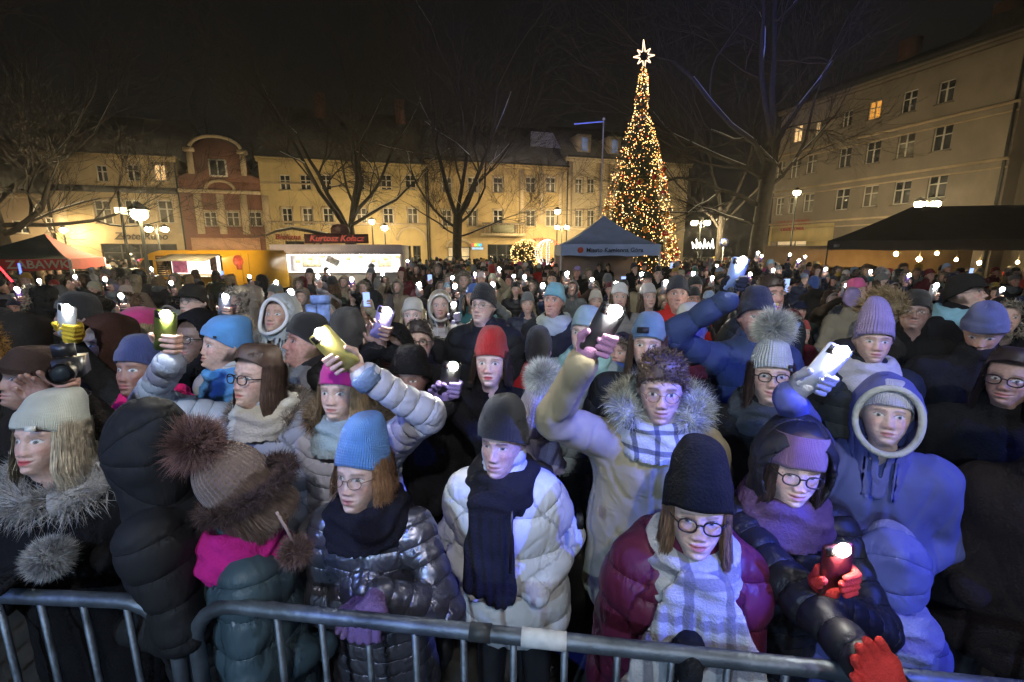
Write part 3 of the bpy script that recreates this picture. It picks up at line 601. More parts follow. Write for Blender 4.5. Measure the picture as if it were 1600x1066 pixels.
# ------------------------------------------------------------------ yellow food van
def food_van():
    a, b = at(203, 440, 19.6), at(402, 440, 18.6); u = (b - a)[:2]; L = np.linalg.norm(u); F = frame((a[0], a[1], 0), u)
    root = empty('food_van', (a[0], a[1], 0), math.atan2(u[1], u[0])); tag(root, 'yellow food van with a lit serving hatch', 'van')
    yel = mat('van_yellow', (.62, .33, .015), .35, var=.08, vscale=1.5); H = 2.12
    side = [(0.05, .5), (0.0, .95), (.25, 1.12), (.75, 1.75), (1.15, 1.98), (1.7, H), (L - .12, H), (L, H - .15), (L + .03, .5)]
    m = MB(); m.prism(side, 2.0); body = m.build('body', yel, root)
    m = MB(); m.add([(.36, -.01, 1.16), (1.3, -.01, 1.16), (1.3, -.01, 1.72), (.82, -.01, 1.72)], [(0, 1, 2, 3)]); m.build('cab_window', glass_dark, root)
    m = MB(); m.add([(.28, .1, 1.17), (.28, 1.9, 1.17), (.74, 1.9, 1.77), (.74, .1, 1.77)], [(0, 1, 2, 3)]); w_ = m.build('windscreen', glass_dark, root); w_.location = (-.012, 0, .008)
    x0, x1 = L * .36, L * .745
    m = MB(); m.box((x0 - .05, -.05, 1.13), (x0 - .001, -.002, 1.9)).box((x1 + .001, -.05, 1.13), (x1 + .05, -.002, 1.9)).box((x0, -.05, 1.9), (x1, -.002, 1.95)); m.build('hatch_frame', metal_dark, root)
    m = MB(); m.box((x0, -.012, 1.15), (x1, -.006, 1.9)); m.build('hatch_interior', emat('hatch_glow', (1, .93, .84), 2.2), root)
    m = MB(); m.box((x0 + .05, -.03, 1.2), (x0 + .75, -.014, 1.88)); m.build('menu_screen', mat('menu_pictures', (.45, .12, .18), .5, var=.9, vscale=5, emit=(.9, .25, .35), estr=.35), root)
    m = MB(); m.box((x1 - .5, -.03, 1.3), (x1 - .2, -.014, 1.85)); m.build('shelf_goods', mat('goods', (.4, .25, .2), .6, var=.8, vscale=9), root)
    m = MB(); m.box((x0 - .05, -.45, 1.05), (x1 + .05, -.052, 1.11)); m.build('counter', mat('steel', (.5, .5, .5), .3, metal=.8), root)
    m = MB(); M = np.eye(4); M[:3, :3] = np.array(Matrix.Rotation(.32, 3, 'X')); M[:3, 3] = (0, -.02, 1.96); m.box((x0, -.8, -.015), (x1, 0, .015), M); m.build('hatch_flap', mat('flap_grey', (.45, .42, .36), .5), root)
    m = MB(); m.box((x0 - .72, -.03, 1.05), (x0 - .14, -.004, 1.9)); bd = m.build('menu_board', mat('board_brown', (.12, .06, .03), .6), root)
    for i in range(9):
        m = MB(); z = 1.83 - i * .09; m.box((x0 - .66, -.036, z - .025), (x0 - .3, -.032, z + .015)).box((x0 - .26, -.036, z - .025), (x0 - .18, -.032, z + .015)); m.build('menu_line', mat('menu_chalk', (.55, .4, .25), .8), bd)
    m = MB(); c_ = (L * .875, -.004, 1.7); m.lathe((0, 0, 0), [(.0, .0), (.24, .0), (.24, .012), (.2, .02), (.2, .012), (0, .012)], 20); o = m.build('round_emblem', mat('emblem_red', (.45, .07, .04), .6, var=.5, vscale=9), root); o.location = c_; o.rotation_euler = (PI / 2, 0, 0)
    m = MB(); m.box((L * .86, -.02, 1.35), (L * .9, -.003, 1.5)); m.build('notice', mat('notice_red', (.35, .05, .03), .7), root)
    for x in (1.0, L - 1.1):
        m = MB(); m.tube([(x, -.03, .34), (x, .22, .34)], .34, 16); wh = m.build('wheel', mat('tyre', (.02, .02, .02), .85), root)
        m = MB(); m.tube([(x, -.045, .34), (x, -.02, .34)], .2, 12); m.build('rim', mat('rim', (.4, .4, .4), .35, metal=.8), wh)
    for x in (L - .62, L - .3):
        m = MB(); m.box((x, -.012, .7), (x + .03, -.002, 2.0)); m.build('body_seam', mat('van_seam', (.35, .18, .01), .5), root)
    m = MB(); m.tube([(1.34, -.1, 1.3), (1.34, -.25, 1.35)], .03, 6); m.box((1.28, -.3, 1.2), (1.4, -.2, 1.5)); m.build('mirror', metal_dark, root)
food_van()
# ------------------------------------------------------------------ white chimney-cake stall
def cake_stall():
    a, b = at(427, 440, 21.5), at(630, 440, 22.0); u = (b - a)[:2]; L = np.linalg.norm(u)
    root = empty('market_stall', (a[0], a[1], 0), math.atan2(u[1], u[0])); tag(root, 'long white cake stall with a bright interior and a dark red sign', 'stall')
    H = at(500, 383, 21.5)[2]; Hb = at(500, 398, 21.5)[2]; wm = mat('stall_white', (.75, .73, .78), .5)
    m = MB(); m.box((0, 0, H - .04), (L, 2.4, H)).box((0, -.02, Hb), (L, -.001, H + .03)); m.build('canopy', mat('stall_fascia', (.62, .58, .74), .45, var=.1), root)
    for x in (0.0, L - .1): 
        m = MB(); m.box((x, 0, 0), (x + .1, 2.4, H - .045)); m.build('side_wall', wm, root)
    m = MB(); m.box((.1, 2.3, 0), (L - .1, 2.35, H - .045)); m.build('back_wall', wm, root)
    m = MB(); m.box((.1, .15, .1), (L - .1, .2, 1.05)).box((.1, -.12, 1.05), (L - .1, .5, 1.1)); m.build('counter', wm, root)
    for i in range(3):
        x = L * (i + .5) / 3; m = MB(); m.box((x - L * .14, .4, Hb - .03), (x + L * .14, 1.9, Hb)); m.build('ceiling_light', emat('stall_tube', (1, .96, .86), 26), root)
    for i, x in enumerate(np.linspace(.5, L - .5, 9)):
        m = MB(); m.lathe((x, 1.9, 1.5 + .12 * (i % 3)), [(.0, .32), (.09, .32), (.11, 0), (0, 0)], 10); m.build('chimney_cake', mat('cake', (.35, .19, .07), .7), root)
    for xa, xb in ((.6, 1.5), (L - 1.6, L - .9)): m = MB(); m.box((xa, 2.24, 1.3), (xb, 2.29, 1.9)); m.build('price_board', mat('price_paper', (.6, .5, .3), .7, var=.6, vscale=8), root)
    m = MB(); M = np.eye(4); M[:3, :3] = np.array(Matrix.Rotation(.5, 3, 'Y')); M[:3, 3] = (L * .45, .3, Hb - .3); m.box((-.3, 0, -.16), (.3, .02, .16), M); m.build('hanging_sign', mat('hanging_sign_grey', (.25, .25, .22), .6, var=.6, vscale=9), root)
    sb = mat('sign_board_maroon', (.06, .02, .03), .5); t0 = L * .245; t1 = L * .735; zs = H + .08; z1 = H + .52
    m = MB(); m.box((t0, .3, zs), (t1, .38, z1)); s_ = m.build('sign_board', sb, root)
    m = MB(); c = L * .52; n_ = 10; m.prism([(c - .42, z1 + .002), (c + .42, z1 + .002)] + [(c + .42 * math.cos(a), z1 + .22 + .24 * math.sin(a)) for a in np.linspace(0, PI, n_)], .08); o = m.build('sign_crest', sb, s_); o.location.y = .3
    M = np.eye(4); M[:3, 1] = (0, 0, 1); M[:3, 2] = (0, -1, 0); M[:3, 3] = ((t0 + t1) / 2, .29, zs + .11)
    text('lettering', 'Kurtosz Kołacz', .40, mat('sign_red_glow', (.5, .05, .05), .5, emit=(1, .1, .09), estr=.08, var=0), root, M, .01, .3, bold=.008)
    for x in (.4, L - .4):
        m = MB(); m.tube([(x, -.1, .3), (x, .1, .3)], .3, 12); m.build('wheel', mat('tyre'), root)
cake_stall()
# ------------------------------------------------------------------ light ornaments in the square
p = at(822, 398, 23); r = empty('lit_bush', (p[0], p[1], 0)); tag(r, 'round bush wrapped in warm fairy lights left of the light ball', 'bush')
R = np.random.default_rng(9); V = []; T = []
for i in range(1500):
    d = R.normal(0, 1, 3); d /= np.linalg.norm(d); c = d * R.uniform(.4, .85) * [.75, .75, .7] + [0, 0, p[2] + .05]; e = R.normal(0, .05, (3, 3)); V += list(c + e); T.append((3 * i, 3 * i + 1, 3 * i + 2))
link('foliage', mesh_np('foliage', V, None, T, [mat('bush_leaf', (.05, .06, .03), .8)], smooth=False), r)
m = MB()
for i in range(260):
    d = R.normal(0, 1, 3); d[1] = -abs(d[1]); d /= np.linalg.norm(d); m.ball(d * [.78, .78, .7] + [0, 0, p[2] + .05], R.choice([.018, .028]), 5, 4)
o = m.build('string_lights', emat('bush_lights', (1, .6, .2), 4, False), r); o['kind'] = 'stuff'
m = MB(); m.tube([(0, 0, 0), (0, 0, p[2])], .06, 6); m.build('stem', bark, r)
p = at(856, 395, 22.5); r = empty('light_ornament', (p[0], p[1], 0)); tag(r, 'big round Christmas bauble outlined in white and red lights', 'light ornament')
for j, (col, rr, ks) in enumerate((((1, .93, .86), .62, range(0, 4)), ((1, .13, .05), .66, range(4, 8)))):
    m = MB()
    for kx in ks:
        a = PI * kx / 8 + .2
        for t in np.linspace(0, 2 * PI, 46, endpoint=False):
            q = np.array([math.cos(t) * math.cos(a), math.cos(t) * math.sin(a), math.sin(t)]) * rr
            if (q[0] > .12) == (j == 1) or R.random() < .12: m.ball(q + [0, 0, p[2]], .022, 5, 4)
    o = m.build('red_lights' if j else 'white_lights', emat('ornament_%d' % j, col, 4, False), r)
m = MB()
for a in np.linspace(0, PI, 5)[:-1]: m.tube([(.64 * math.cos(t) * math.cos(a), .64 * math.cos(t) * math.sin(a), p[2] + .64 * math.sin(t)) for t in np.linspace(0, 2 * PI, 25)[:-1]], .012, 4, closed=True)
m.tube([(0, 0, 0), (0, 0, p[2] - .6)], .04, 6); m.build('wire_frame', pole_m, r)
p = at(1097, 381, 30); r = empty('light_ornament', (p[0], p[1], 0)); tag(r, 'white crown shaped light ornament under the double lamp right of the Christmas tree', 'light ornament')
m = MB()
for i in range(6): 
    x = -.55 + i * .22; m.tube([(x, 0, p[2] - .3), (x * 1.2, 0, p[2] + (.3 if i % 2 else .1)), (x + .22, 0, p[2] - .3)], .035, 5)
m.build('light_tubes', emat('crown_glow', (1, .95, .85), 6), r); m = MB(); m.tube([(0, 0, 0), (0, 0, p[2] - .28)], .04, 6); m.build('stand', metal_dark, r)
p = at(1131, 379, 33); r = empty('road_sign', (p[0], p[1], 0)); tag(r, 'small round blue road sign on a post near the bare tree', 'road sign')
m = MB(); m.tube([(0, 0, 0), (0, 0, p[2] + .3)], .03, 6); m.build('post', pole_m, r)
m = MB(); m.tube([(0, -.06, p[2]), (0, -.03, p[2])], .3, 14); m.build('disc', mat('sign_blue', (.04, .08, .4), .4), r); m = MB(); m.tube([(0, -.075, p[2]), (0, -.062, p[2])], .19, 14); m.build('white_mark', pole_m, r)
# parked dark cars by the shop
def parked_car(px, py, Y, rz, label):
    p = at(px, py, Y); r = empty('parked_car', (p[0], p[1], 0), rz); tag(r, label, 'car', 'cars parked by the shops')
    cm = mat('car_black', (.015, .017, .02), .2, spec=.7)
    m = MB(); m.prism([(-2.1, .35), (-2.1, .8), (-1.3, .92), (-.75, 1.4), (.6, 1.46), (1.4, .98), (2.05, .85), (2.1, .35)], 1.7); b = m.build('body', cm, r); b.location.y = -.85
    m = MB(); m.prism([(-1.15, .95), (-.7, 1.34), (.55, 1.39), (1.2, .98)], 1.72); g_ = m.build('side_windows', glass_dark, r); g_.location.y = -.86
    for x in (-1.3, 1.3):
        for y in (-.8, .65): m = MB(); m.tube([(x, y, .32), (x, y + .18, .32)], .32, 12); m.build('wheel', mat('tyre'), r)
    for y in (-.6, .6): m = MB(); m.ball((2.03, y, .7), .1, 8, 6); m.build('headlight', mat('headlight', (.6, .6, .6), .1), r)
parked_car(1296, 412, 19, .3, 'dark parked car half hidden behind the crowd by the black tent')
parked_car(172, 420, 17, .2, 'dark parked car between the red tent and the yellow van')
# toy light sabres glowing in the crowd on the left
for (px, py, ang, L, c, lab) in ((20, 441, -.6, .5, (1, .04, .05), 'glowing red toy light stick under the red tent'), (35, 439, 0, .32, (.08, .15, 1), 'glowing blue toy light stick under the red tent')):
    p = at(px, py, 8.5); r = empty('toy_light_stick', p); tag(r, lab, 'toy')
    m = MB(); m.tube([(0, 0, -.12), (0, 0, 0)], .018, 6); h = m.build('grip', metal_dark, r); m = MB(); m.tube([(0, 0, 0), (0, 0, L)], .016, 6); m.build('glow_tube', emat('sabre_%d' % px, c, 4), r); r.rotation_euler = (0, ang, 0)
# ================================================================== people: implicit surfaces meshed by surface nets
def seg(P, a, b, ra, rb, sc=None):
    a = np.asarray(a, np.float32); b = np.asarray(b, np.float32)
    if sc is not None: s = np.asarray(sc, np.float32); P = P / s; a = a / s; b = b / s
    d = b - a; L2 = float(d @ d) + 1e-9
    t = np.clip(((P - a) @ d) / L2, 0, 1)
    q = P - a - t[..., None] * d
    return np.sqrt((q * q).sum(-1)) - (ra + (rb - ra) * t)
def smin(a, b, k):
    h = np.clip(.5 + .5 * (b - a) / k, 0, 1); return b + (a - b) * h - k * h * (1 - h)
def grid(lo, hi, h):
    lo = np.asarray(lo) - 2 * h; n = np.ceil((np.asarray(hi) + 2 * h - lo) / h).astype(int) + 1
    ax = [lo[i] + h * np.arange(n[i]) for i in range(3)]
    return np.stack(np.meshgrid(*ax, indexing='ij'), -1).astype(np.float32), lo, h
def nets(D, lo, h):
    """naive surface nets on a scalar grid -> verts, quads"""
    S = D < 0; n = np.array(D.shape); cs = n - 1
    NC = int(np.prod(cs)); allc = []; allp = []; quads = []
    cross = []
    for ax in range(3):
        sl0 = [slice(None)] * 3; sl1 = [slice(None)] * 3; sl0[ax] = slice(0, -1); sl1[ax] = slice(1, None)
        d0, d1 = D[tuple(sl0)], D[tuple(sl1)]; ch = (S[tuple(sl0)] != S[tuple(sl1)])
        idx = np.argwhere(ch); t = d0[ch] / (d0[ch] - d1[ch]); pos = idx.astype(np.float32); pos[:, ax] += t
        o1, o2 = [k for k in range(3) if k != ax]
        cells = []
        for (u, v) in ((0, 0), (-1, 0), (-1, -1), (0, -1)):
            c = idx.copy(); c[:, o1] += u; c[:, o2] += v; cells.append(c)
        ok = np.ones(len(idx), bool)
        for c in cells: ok &= (c >= 0).all(1) & (c < cs).all(1)
        fl = [(c[ok] @ np.array([cs[1] * cs[2], cs[2], 1])) for c in cells]
        for f_ in fl: allc.append(f_); allp.append(pos[ok])
        cross.append((ax, fl, S[tuple(sl0)][ch][ok]))
    ac = np.concatenate(allc); ap = np.concatenate(allp); un, inv = np.unique(ac, return_inverse=True); cnt = np.bincount(inv)
    V = np.stack([np.bincount(inv, ap[:, k]) for k in range(3)], 1) / cnt[:, None] * h + lo; ids = np.empty(NC, int); ids[un] = np.arange(len(un))
    for ax, cells, ins in cross:
        q = np.stack([ids[c] for c in cells], 1); flip = ins if ax != 1 else ~ins
        q[~flip] = q[~flip][:, ::-1]; quads.append(q)
    return V.astype(np.float32), np.concatenate(quads)
def normals(V, Q):
    a = V[Q[:, 2]] - V[Q[:, 0]]; b = V[Q[:, 3]] - V[Q[:, 1]]; fn = np.cross(a, b); qi = Q.T.ravel()
    N = np.stack([np.bincount(qi, np.tile(fn[:, k], 4), len(V)) for k in range(3)], 1)
    return N / (np.linalg.norm(N, axis=1)[:, None] + 1e-9)
def wob(P, f, ph=0.):
    x, y, z = P[:, 0] * f, P[:, 1] * f, P[:, 2] * f
    return (np.sin(x * 1.7 + 1.3 * np.sin(y * 1.1 + ph) + ph) + np.sin(y * 2.1 + 1.2 * np.sin(z * 1.3 + 2 * ph)) + np.sin(z * 1.9 + 1.4 * np.sin(x * 1.5 - ph))) / 3
def rotz(a): c, s = math.cos(a), math.sin(a); return np.array([[c, -s, 0], [s, c, 0], [0, 0, 1.]])
def rotx(a): c, s = math.cos(a), math.sin(a); return np.array([[1., 0, 0], [0, c, -s], [0, s, c]])
def roty(a): c, s = math.cos(a), math.sin(a); return np.array([[c, 0, s], [0, 1., 0], [-s, 0, c]])
sst = lambda x, a, b: np.clip((x - a) / (b - a), 0, 1) ** 2 * (3 - 2 * np.clip((x - a) / (b - a), 0, 1))
# ------------------------------------------------------------------ head
HZ = np.array([-.235, -.19, -.155, -.135, -.121, -.112, -.10, -.085, -.06, -.03, 0, .03, .06, .085, .103, .116, .1235, .126])
HW = np.array([.050, .056, .052, .049, .046, .044, .047, .0535, .0625, .0700, .0745, .0755, .0735, .066, .053, .035, .016, .001])
HF = np.array([.030, .042, .043, .050, .066, .079, .0865, .0885, .0875, .0865, .0865, .089, .085, .073, .057, .037, .017, .001])
HB = np.array([.045, .056, .058, .057, .056, .058, .062, .068, .079, .091, .098, .101, .0985, .087, .070, .047, .022, .001])
GA = lambda x, c, s: np.exp(-((x - c) / s) ** 2)
def head_grid(nu, nv, male=False, beard=0., eyes=1., smile=0., skin=(.62, .40, .31), browc=(.12, .075, .05), lip=(.48, .18, .17), old=0., seed=0, gaze=0., hairc=None):
    R = np.random.default_rng(seed); smile = smile if smile else float(np.random.default_rng(seed + 31).choice([0, 0, .25, .45, .7])); s = np.arange(nu) / nu * 2 - 1
    ph = PI * (np.sign(s) * (0.62 * np.abs(s) + .38 * np.abs(s) ** 3))          # dense at the face (phi = 0)
    zz = np.concatenate([np.linspace(-.235, -.125, max(nv // 8, 5), endpoint=False), np.linspace(-.125, .045, int(nv * .62), endpoint=False), .045 + .081 * np.sin(np.linspace(0, PI / 2, max(int(nv * .24), 6)))])
    nv = len(zz); W = np.interp(zz, HZ, HW); Fr = np.interp(zz, HZ, HF); Bk = np.interp(zz, HZ, HB)
    c, sn = np.cos(ph), np.sin(ph)
    e = .95 if male else .92; gx, gz, gn, gw = R.normal(0, 1, 4)
    x = W[:, None] * np.sign(sn) * np.abs(sn) ** e; y = np.where(c > 0, -Fr[:, None] * np.abs(c) ** e, Bk[:, None] * np.abs(c) ** e)
    z = np.broadcast_to(zz[:, None], x.shape).copy()
    jaw = GA(z, -.085, .05) * (0 if not male else 1); x *= 1 + .05 * jaw
    x *= 1 - .10 * GA(z, -.105, .03) * sst(-y, .0, .08) * (0.4 if male else 1)
    f = sst(-y, .02, .05)                                                        # face mask
    j1, j2, j3 = R.normal(0, 1, 3)
    nl = (1 + .16 * j1) * (1.02 if male else .76); amp = np.interp(z, [-.052, -.046, -.040, -.034, -.02, 0, .012, .028], [0, .008, .0175 * nl, .0200 * nl, .0135 * nl, .0065, .004, 0]); wd = np.interp(z, [-.047, -.036, -.015, .01], [.0170, .0155, .0140, .0150]) * (1 + .10 * gw)
    dy = amp * np.exp(-np.abs(x / wd) ** 2.2)
    for sx in (-1, 1):
        dy += .0075 * GA(x, sx * .0135, .006) * GA(z, -.040, .007)
        dy -= (.0066 + .0025 * male) * GA(x, sx * .031, .0165) * GA(z, .004, .0125) + .004 * GA(x, sx * .017, .008) * GA(z, .006, .012)
        dy += .0052 * GA(x, sx * .032, .0125) * GA(z, .001, .0078)
        dy += (.0045 + .002 * male) * GA(x, sx * .030, .02) * GA(z, .023, .0075)
        dy += (.0045 + .001 * j2) * GA(x, sx * .045, .017) * GA(z, -.026, .016)
        dy -= (.003 + .002 * old) * GA(x, sx * (.027 + .004 * smile), .008) * GA(z, -.052, .014)
        dy += (.0045 if not male else -.001) * GA(x, sx * .044, .022) * GA(z, -.050, .028)
    zm = -.070 + smile * 12 * x * x
    dy += .0062 * GA(x, 0, .019 + .006 * smile) * GA(z, zm + .0065, .0048) + .0072 * GA(x, 0, .016 + .006 * smile) * GA(z, zm - .0075, .0055) - .0045 * GA(x, 0, .024 + .006 * smile) * GA(z, zm, .0024)
    dy -= .0042 * GA(x, 0, .02) * GA(z, -.0905, .0055); dy += .0065 * GA(x, 0, .0165) * GA(z, -.105, .011)
    y = y - dy * f
    ear = GA(y, .012, .013) * GA(z, -.004, .024) * (np.abs(sn) > .6); x += np.sign(x) * .016 * ear; y += .010 * ear
    x = x * (1 + .03 * gx); y = y * (1 + .02 * gn); z2 = np.where(z < 0, z * (1 + .035 * gz - (0.01 if male else .075)), z)
    V = np.stack([x, y, z2], -1).reshape(-1, 3)
    xf, zf, ff = x.ravel(), z.ravel(), f.ravel(); C = np.tile(np.array(skin), (len(V), 1))
    def paint(m, col): 
        m = np.clip(m * ff, 0, 1)[:, None]; C[:] = C * (1 - m) + np.array(col) * m
    yf = y.ravel(); ef = ear.ravel()
    if hairc is not None:
        hm = sst(yf - .35 * (zf + .01), -.012, .004) * sst(zf, -.085, -.065) * (1 - np.clip(ef * 1.6, 0, 1)); hm = np.maximum(hm, sst(zf, .060, .068)); hm = hm[:, None] * .92; C[:] = C * (1 - hm) + np.array(hairc) * hm
    red = np.array(skin) * [1.08, .78, .78]
    for sx in (-1, 1): paint(.55 * GA(xf, sx * .042, .02) * GA(zf, -.03, .02), red)
    paint(.6 * GA(xf, 0, .013) * GA(zf, -.036, .012), red)
    for sx in (-1, 1): paint(.30 * GA(xf, sx * .031, .017) * GA(zf, -.008, .008), np.array(skin) * [.72, .62, .62])
    if beard: 
        bm = sst(-zf, .045 + .02 * GA(xf, 0, .018), .075) * (1 - .9 * GA(xf, 0, .02) * GA(zf, -.071, .007)) + GA(zf, -.057, .006) * GA(xf, 0, .026); paint(beard * np.clip(bm, 0, 1), browc)
    zmf = -.070 + smile * 12 * xf * xf; lw = .0225 + .006 * smile
    lm = sst(1 - np.abs(xf) / lw, 0, .35) * sst(1 - np.abs(zf - zmf - .0005) / (.0125 * (1 - (xf / lw) ** 2 * .6).clip(.2, 1)), 0, .4); paint(lm * .85, lip)
    paint(.8 * GA(zf, zmf, .0018) * (np.abs(xf) < lw), np.array(lip) * .35)
    if smile > .7: paint(GA(zf, zmf, .003) * (np.abs(xf) < .017), (.7, .68, .62))
    for sx in (-1, 1):
        u = (xf - sx * .032) / (.0162 if male else .0176); arch = .0255 - .0045 * ((xf * sx - .026) / .02) ** 2
        paint((.9 if male else .62) * GA(zf, arch, .0030 + .0014 * male) * sst(1 - np.abs((xf * sx - .031) / .021), 0, .3), browc)
        up = .0024 + (.0070 if male else .0084) * eyes * (1 - u * u); dn = .0018 - .0052 * eyes ** .5 * (1 - u * u); ins = (np.abs(u) < 1) & (zf < up) & (zf > dn)
        paint(.85 * GA(zf, up + .0008, .0019) * (np.abs(u) < 1.05), (.05, .03, .025))
        if eyes > .25:
            paint(ins * 1., (.62, .60, .58)); ir = np.hypot(xf - sx * .032 - gaze * .005, zf - .0018) ; paint(((ir < .0066) & ins) * 1., (.10, .10, .09)); paint(((ir < .0032) & ins) * 1., (.01, .01, .01))
        paint(.8 * GA(xf, sx * .0075, .0032) * GA(zf, -.0475, .0028), np.array(skin) * .2)
    i = np.arange(nv - 1)[:, None] * nu; j = np.arange(nu)[None]
    Q = np.stack([i + j, i + (j + 1) % nu, i + nu + (j + 1) % nu, i + nu + j], -1).reshape(-1, 4)
    return V, Q, C
def pose_head(V, R, pos, sc=1.):
    k = sst(V[:, 2], -.225, -.11)[:, None]; return (V @ R.T * k + V * (1 - k) * np.array([1, 1, 1])) * sc + pos
# ------------------------------------------------------------------ hats and hair (in head space)
def dome(nu, nv, zf, zb, top, off, cuff=0., slouch=0., ribs=0, puff=0., back=0., seed=0, wide=1., e=.55):
    """cap over the skull: rim height zf at the brow, zb at the nape"""
    ph = np.arange(nu) / nu * 2 * PI; t = np.concatenate([[-.06], np.linspace(0, 1, nv)]); R = np.random.default_rng(seed)
    zs = zf + (zb - zf) * ((1 - np.cos(ph)) / 2) ** 1.1
    a = np.clip(t, 0, 1) * PI / 2
    W, Fr, Bk = (.0775 + off) * wide, .0930 + off, .1075 + off
    rr = np.cos(a) ** e; rr = np.where(t < 0, .96, rr); hh = np.sin(a) ** 1.02; hh = np.where(t < 0, .01, hh)
    x = W * np.sin(ph)[None] * rr[:, None]; c = np.cos(ph)[None]; y = np.where(c > 0, -Fr * c, -Bk * c) * rr[:, None]
    z = zs[None] + (top - zs[None]) * hh[:, None]
    ck = (1 + cuff * sst(.30 - t, 0, .03))[:, None]; x = x * ck; y = y * ck
    pf = 1 + puff * np.sin(PI * np.clip(t, 0, 1))[:, None]; x *= pf; y *= pf
    if ribs: k = 1 + .016 * np.cos(ph * ribs)[None] * np.where(t[:, None] > .95, 0, 1); x = x * k; y = y * k
    y = y + (slouch * np.clip(t, 0, 1) ** 2)[:, None] + back
    P = np.stack([x, y, z], -1).reshape(-1, 3); P = P + .0028 * np.stack([wob(P, 34, seed), wob(P, 37, seed + 1.), wob(P, 31, seed + 2.)], 1) * (P[:, 2] > .02)[:, None]
    i = np.arange(len(t) - 1)[:, None] * nu; j = np.arange(nu)[None]; Q = np.stack([i + j, i + (j + 1) % nu, i + nu + (j + 1) % nu, i + nu + j], -1).reshape(-1, 4)
    uv = np.stack(np.meshgrid(np.arange(nu) / nu * 1., np.clip(t, 0, 1)), -1).reshape(-1, 2); uv[:, 0] = np.abs(uv[:, 0] * 2 - 1)
    return P, Q, uv
def strands(roots, dirs, L, w, seed, curl=.25, seg_n=2, grav=0.):
    """fur: thin tapering blades -> verts, tris"""
    R = np.random.default_rng(seed); n = len(roots); d = dirs + R.normal(0, curl, (n, 3)); d /= np.linalg.norm(d, axis=1)[:, None]
    s = np.cross(d, R.normal(0, 1, (n, 3))); s /= np.linalg.norm(s, axis=1)[:, None] + 1e-9; Ls = L * R.uniform(.6, 1.15, (n, 1)); mid = roots + d * Ls * .55; tip = mid + (d + R.normal(0, curl, (n, 3)) + [0, 0, -grav]) * Ls * .5
    V = np.stack([roots - s * w, roots + s * w, mid - s * w * .7, mid + s * w * .7, tip], 1).reshape(-1, 3); b = np.arange(n)[:, None] * 5
    T = np.concatenate([b + [0, 1, 3], b + [0, 3, 2], b + [2, 3, 4]]); return V, T
def fur_ball(c, r, n, L, seed, w=.0022):
    R = np.random.default_rng(seed); d = R.normal(0, 1, (n, 3)); d /= np.linalg.norm(d, axis=1)[:, None]; return strands(np.asarray(c) + d * r, d, L, w, seed, .3)
def fur_path(path, r, n, L, seed, w=.0022):
    R = np.random.default_rng(seed); path = np.asarray(path, float); k = R.integers(0, len(path) - 1, n); t = R.random((n, 1)); p = path[k] * (1 - t) + path[k + 1] * t; d = R.normal(0, 1, (n, 3)); d /= np.linalg.norm(d, axis=1)[:, None]
    rr = np.interp(k, np.arange(len(path)), np.broadcast_to(r, (len(path),)))[:, None]; return strands(p + d * rr, d, L, w, seed, .35, grav=.25)
def ribbons(P, w, seed):
    """P: (n strands, m points, 3) -> flat hair ribbons"""
    R = np.random.default_rng(seed); n, m, _ = P.shape; T = np.gradient(P, axis=1); rad_ = P * np.array([1, 1, .35]) + R.normal(0, .02, (n, 1, 3)); s = np.cross(T, rad_); s /= np.linalg.norm(s, axis=2)[..., None] + 1e-9
    ww = (np.sin(np.linspace(.35, PI * .93, m)) * w)[None, :, None]; V = np.stack([P - s * ww, P + s * ww], 2).reshape(-1, 3)
    b = (np.arange(n)[:, None] * m + np.arange(m - 1)[None])[..., None] * 2; Q = (b + np.array([0, 1, 3, 2])).reshape(-1, 4); return V, Q
def long_hair(n, length, seed, z0=.045, spread=.012, part=.32, w=.004, wave=.006, front=.9):
    R = np.random.default_rng(seed); ph = np.concatenate([R.uniform(front, PI, n // 2), R.uniform(-PI, -front, n - n // 2)]); m = 9; t = np.linspace(0, 1, m)[None]
    zs = z0 + R.uniform(-.02, .02, (n, 1)); z = zs - t * (length * R.uniform(.75, 1.05, (n, 1)) + .02); W = np.interp(z, HZ, HW, left=.085); Fr = np.interp(z, HZ, HF, left=.06); Bk = np.interp(z, HZ, HB, left=.08)
    hw = np.maximum.accumulate(np.maximum(W, .07), 1); hf = np.maximum(Fr, .06); hb = np.maximum.accumulate(np.maximum(Bk, .085), 1); c = np.cos(ph)[:, None]; o = R.uniform(.006, spread + .004, (n, 1)) + .02 * t ** 2 + wave * np.sin(t * 9 + R.uniform(0, 6, (n, 1)))
    x = (hw + o) * np.sin(ph)[:, None]; y = np.where(c > 0, -(hf * .75 + o) * c, -(hb + o) * c); return ribbons(np.stack([x, y, z], -1), w, seed)
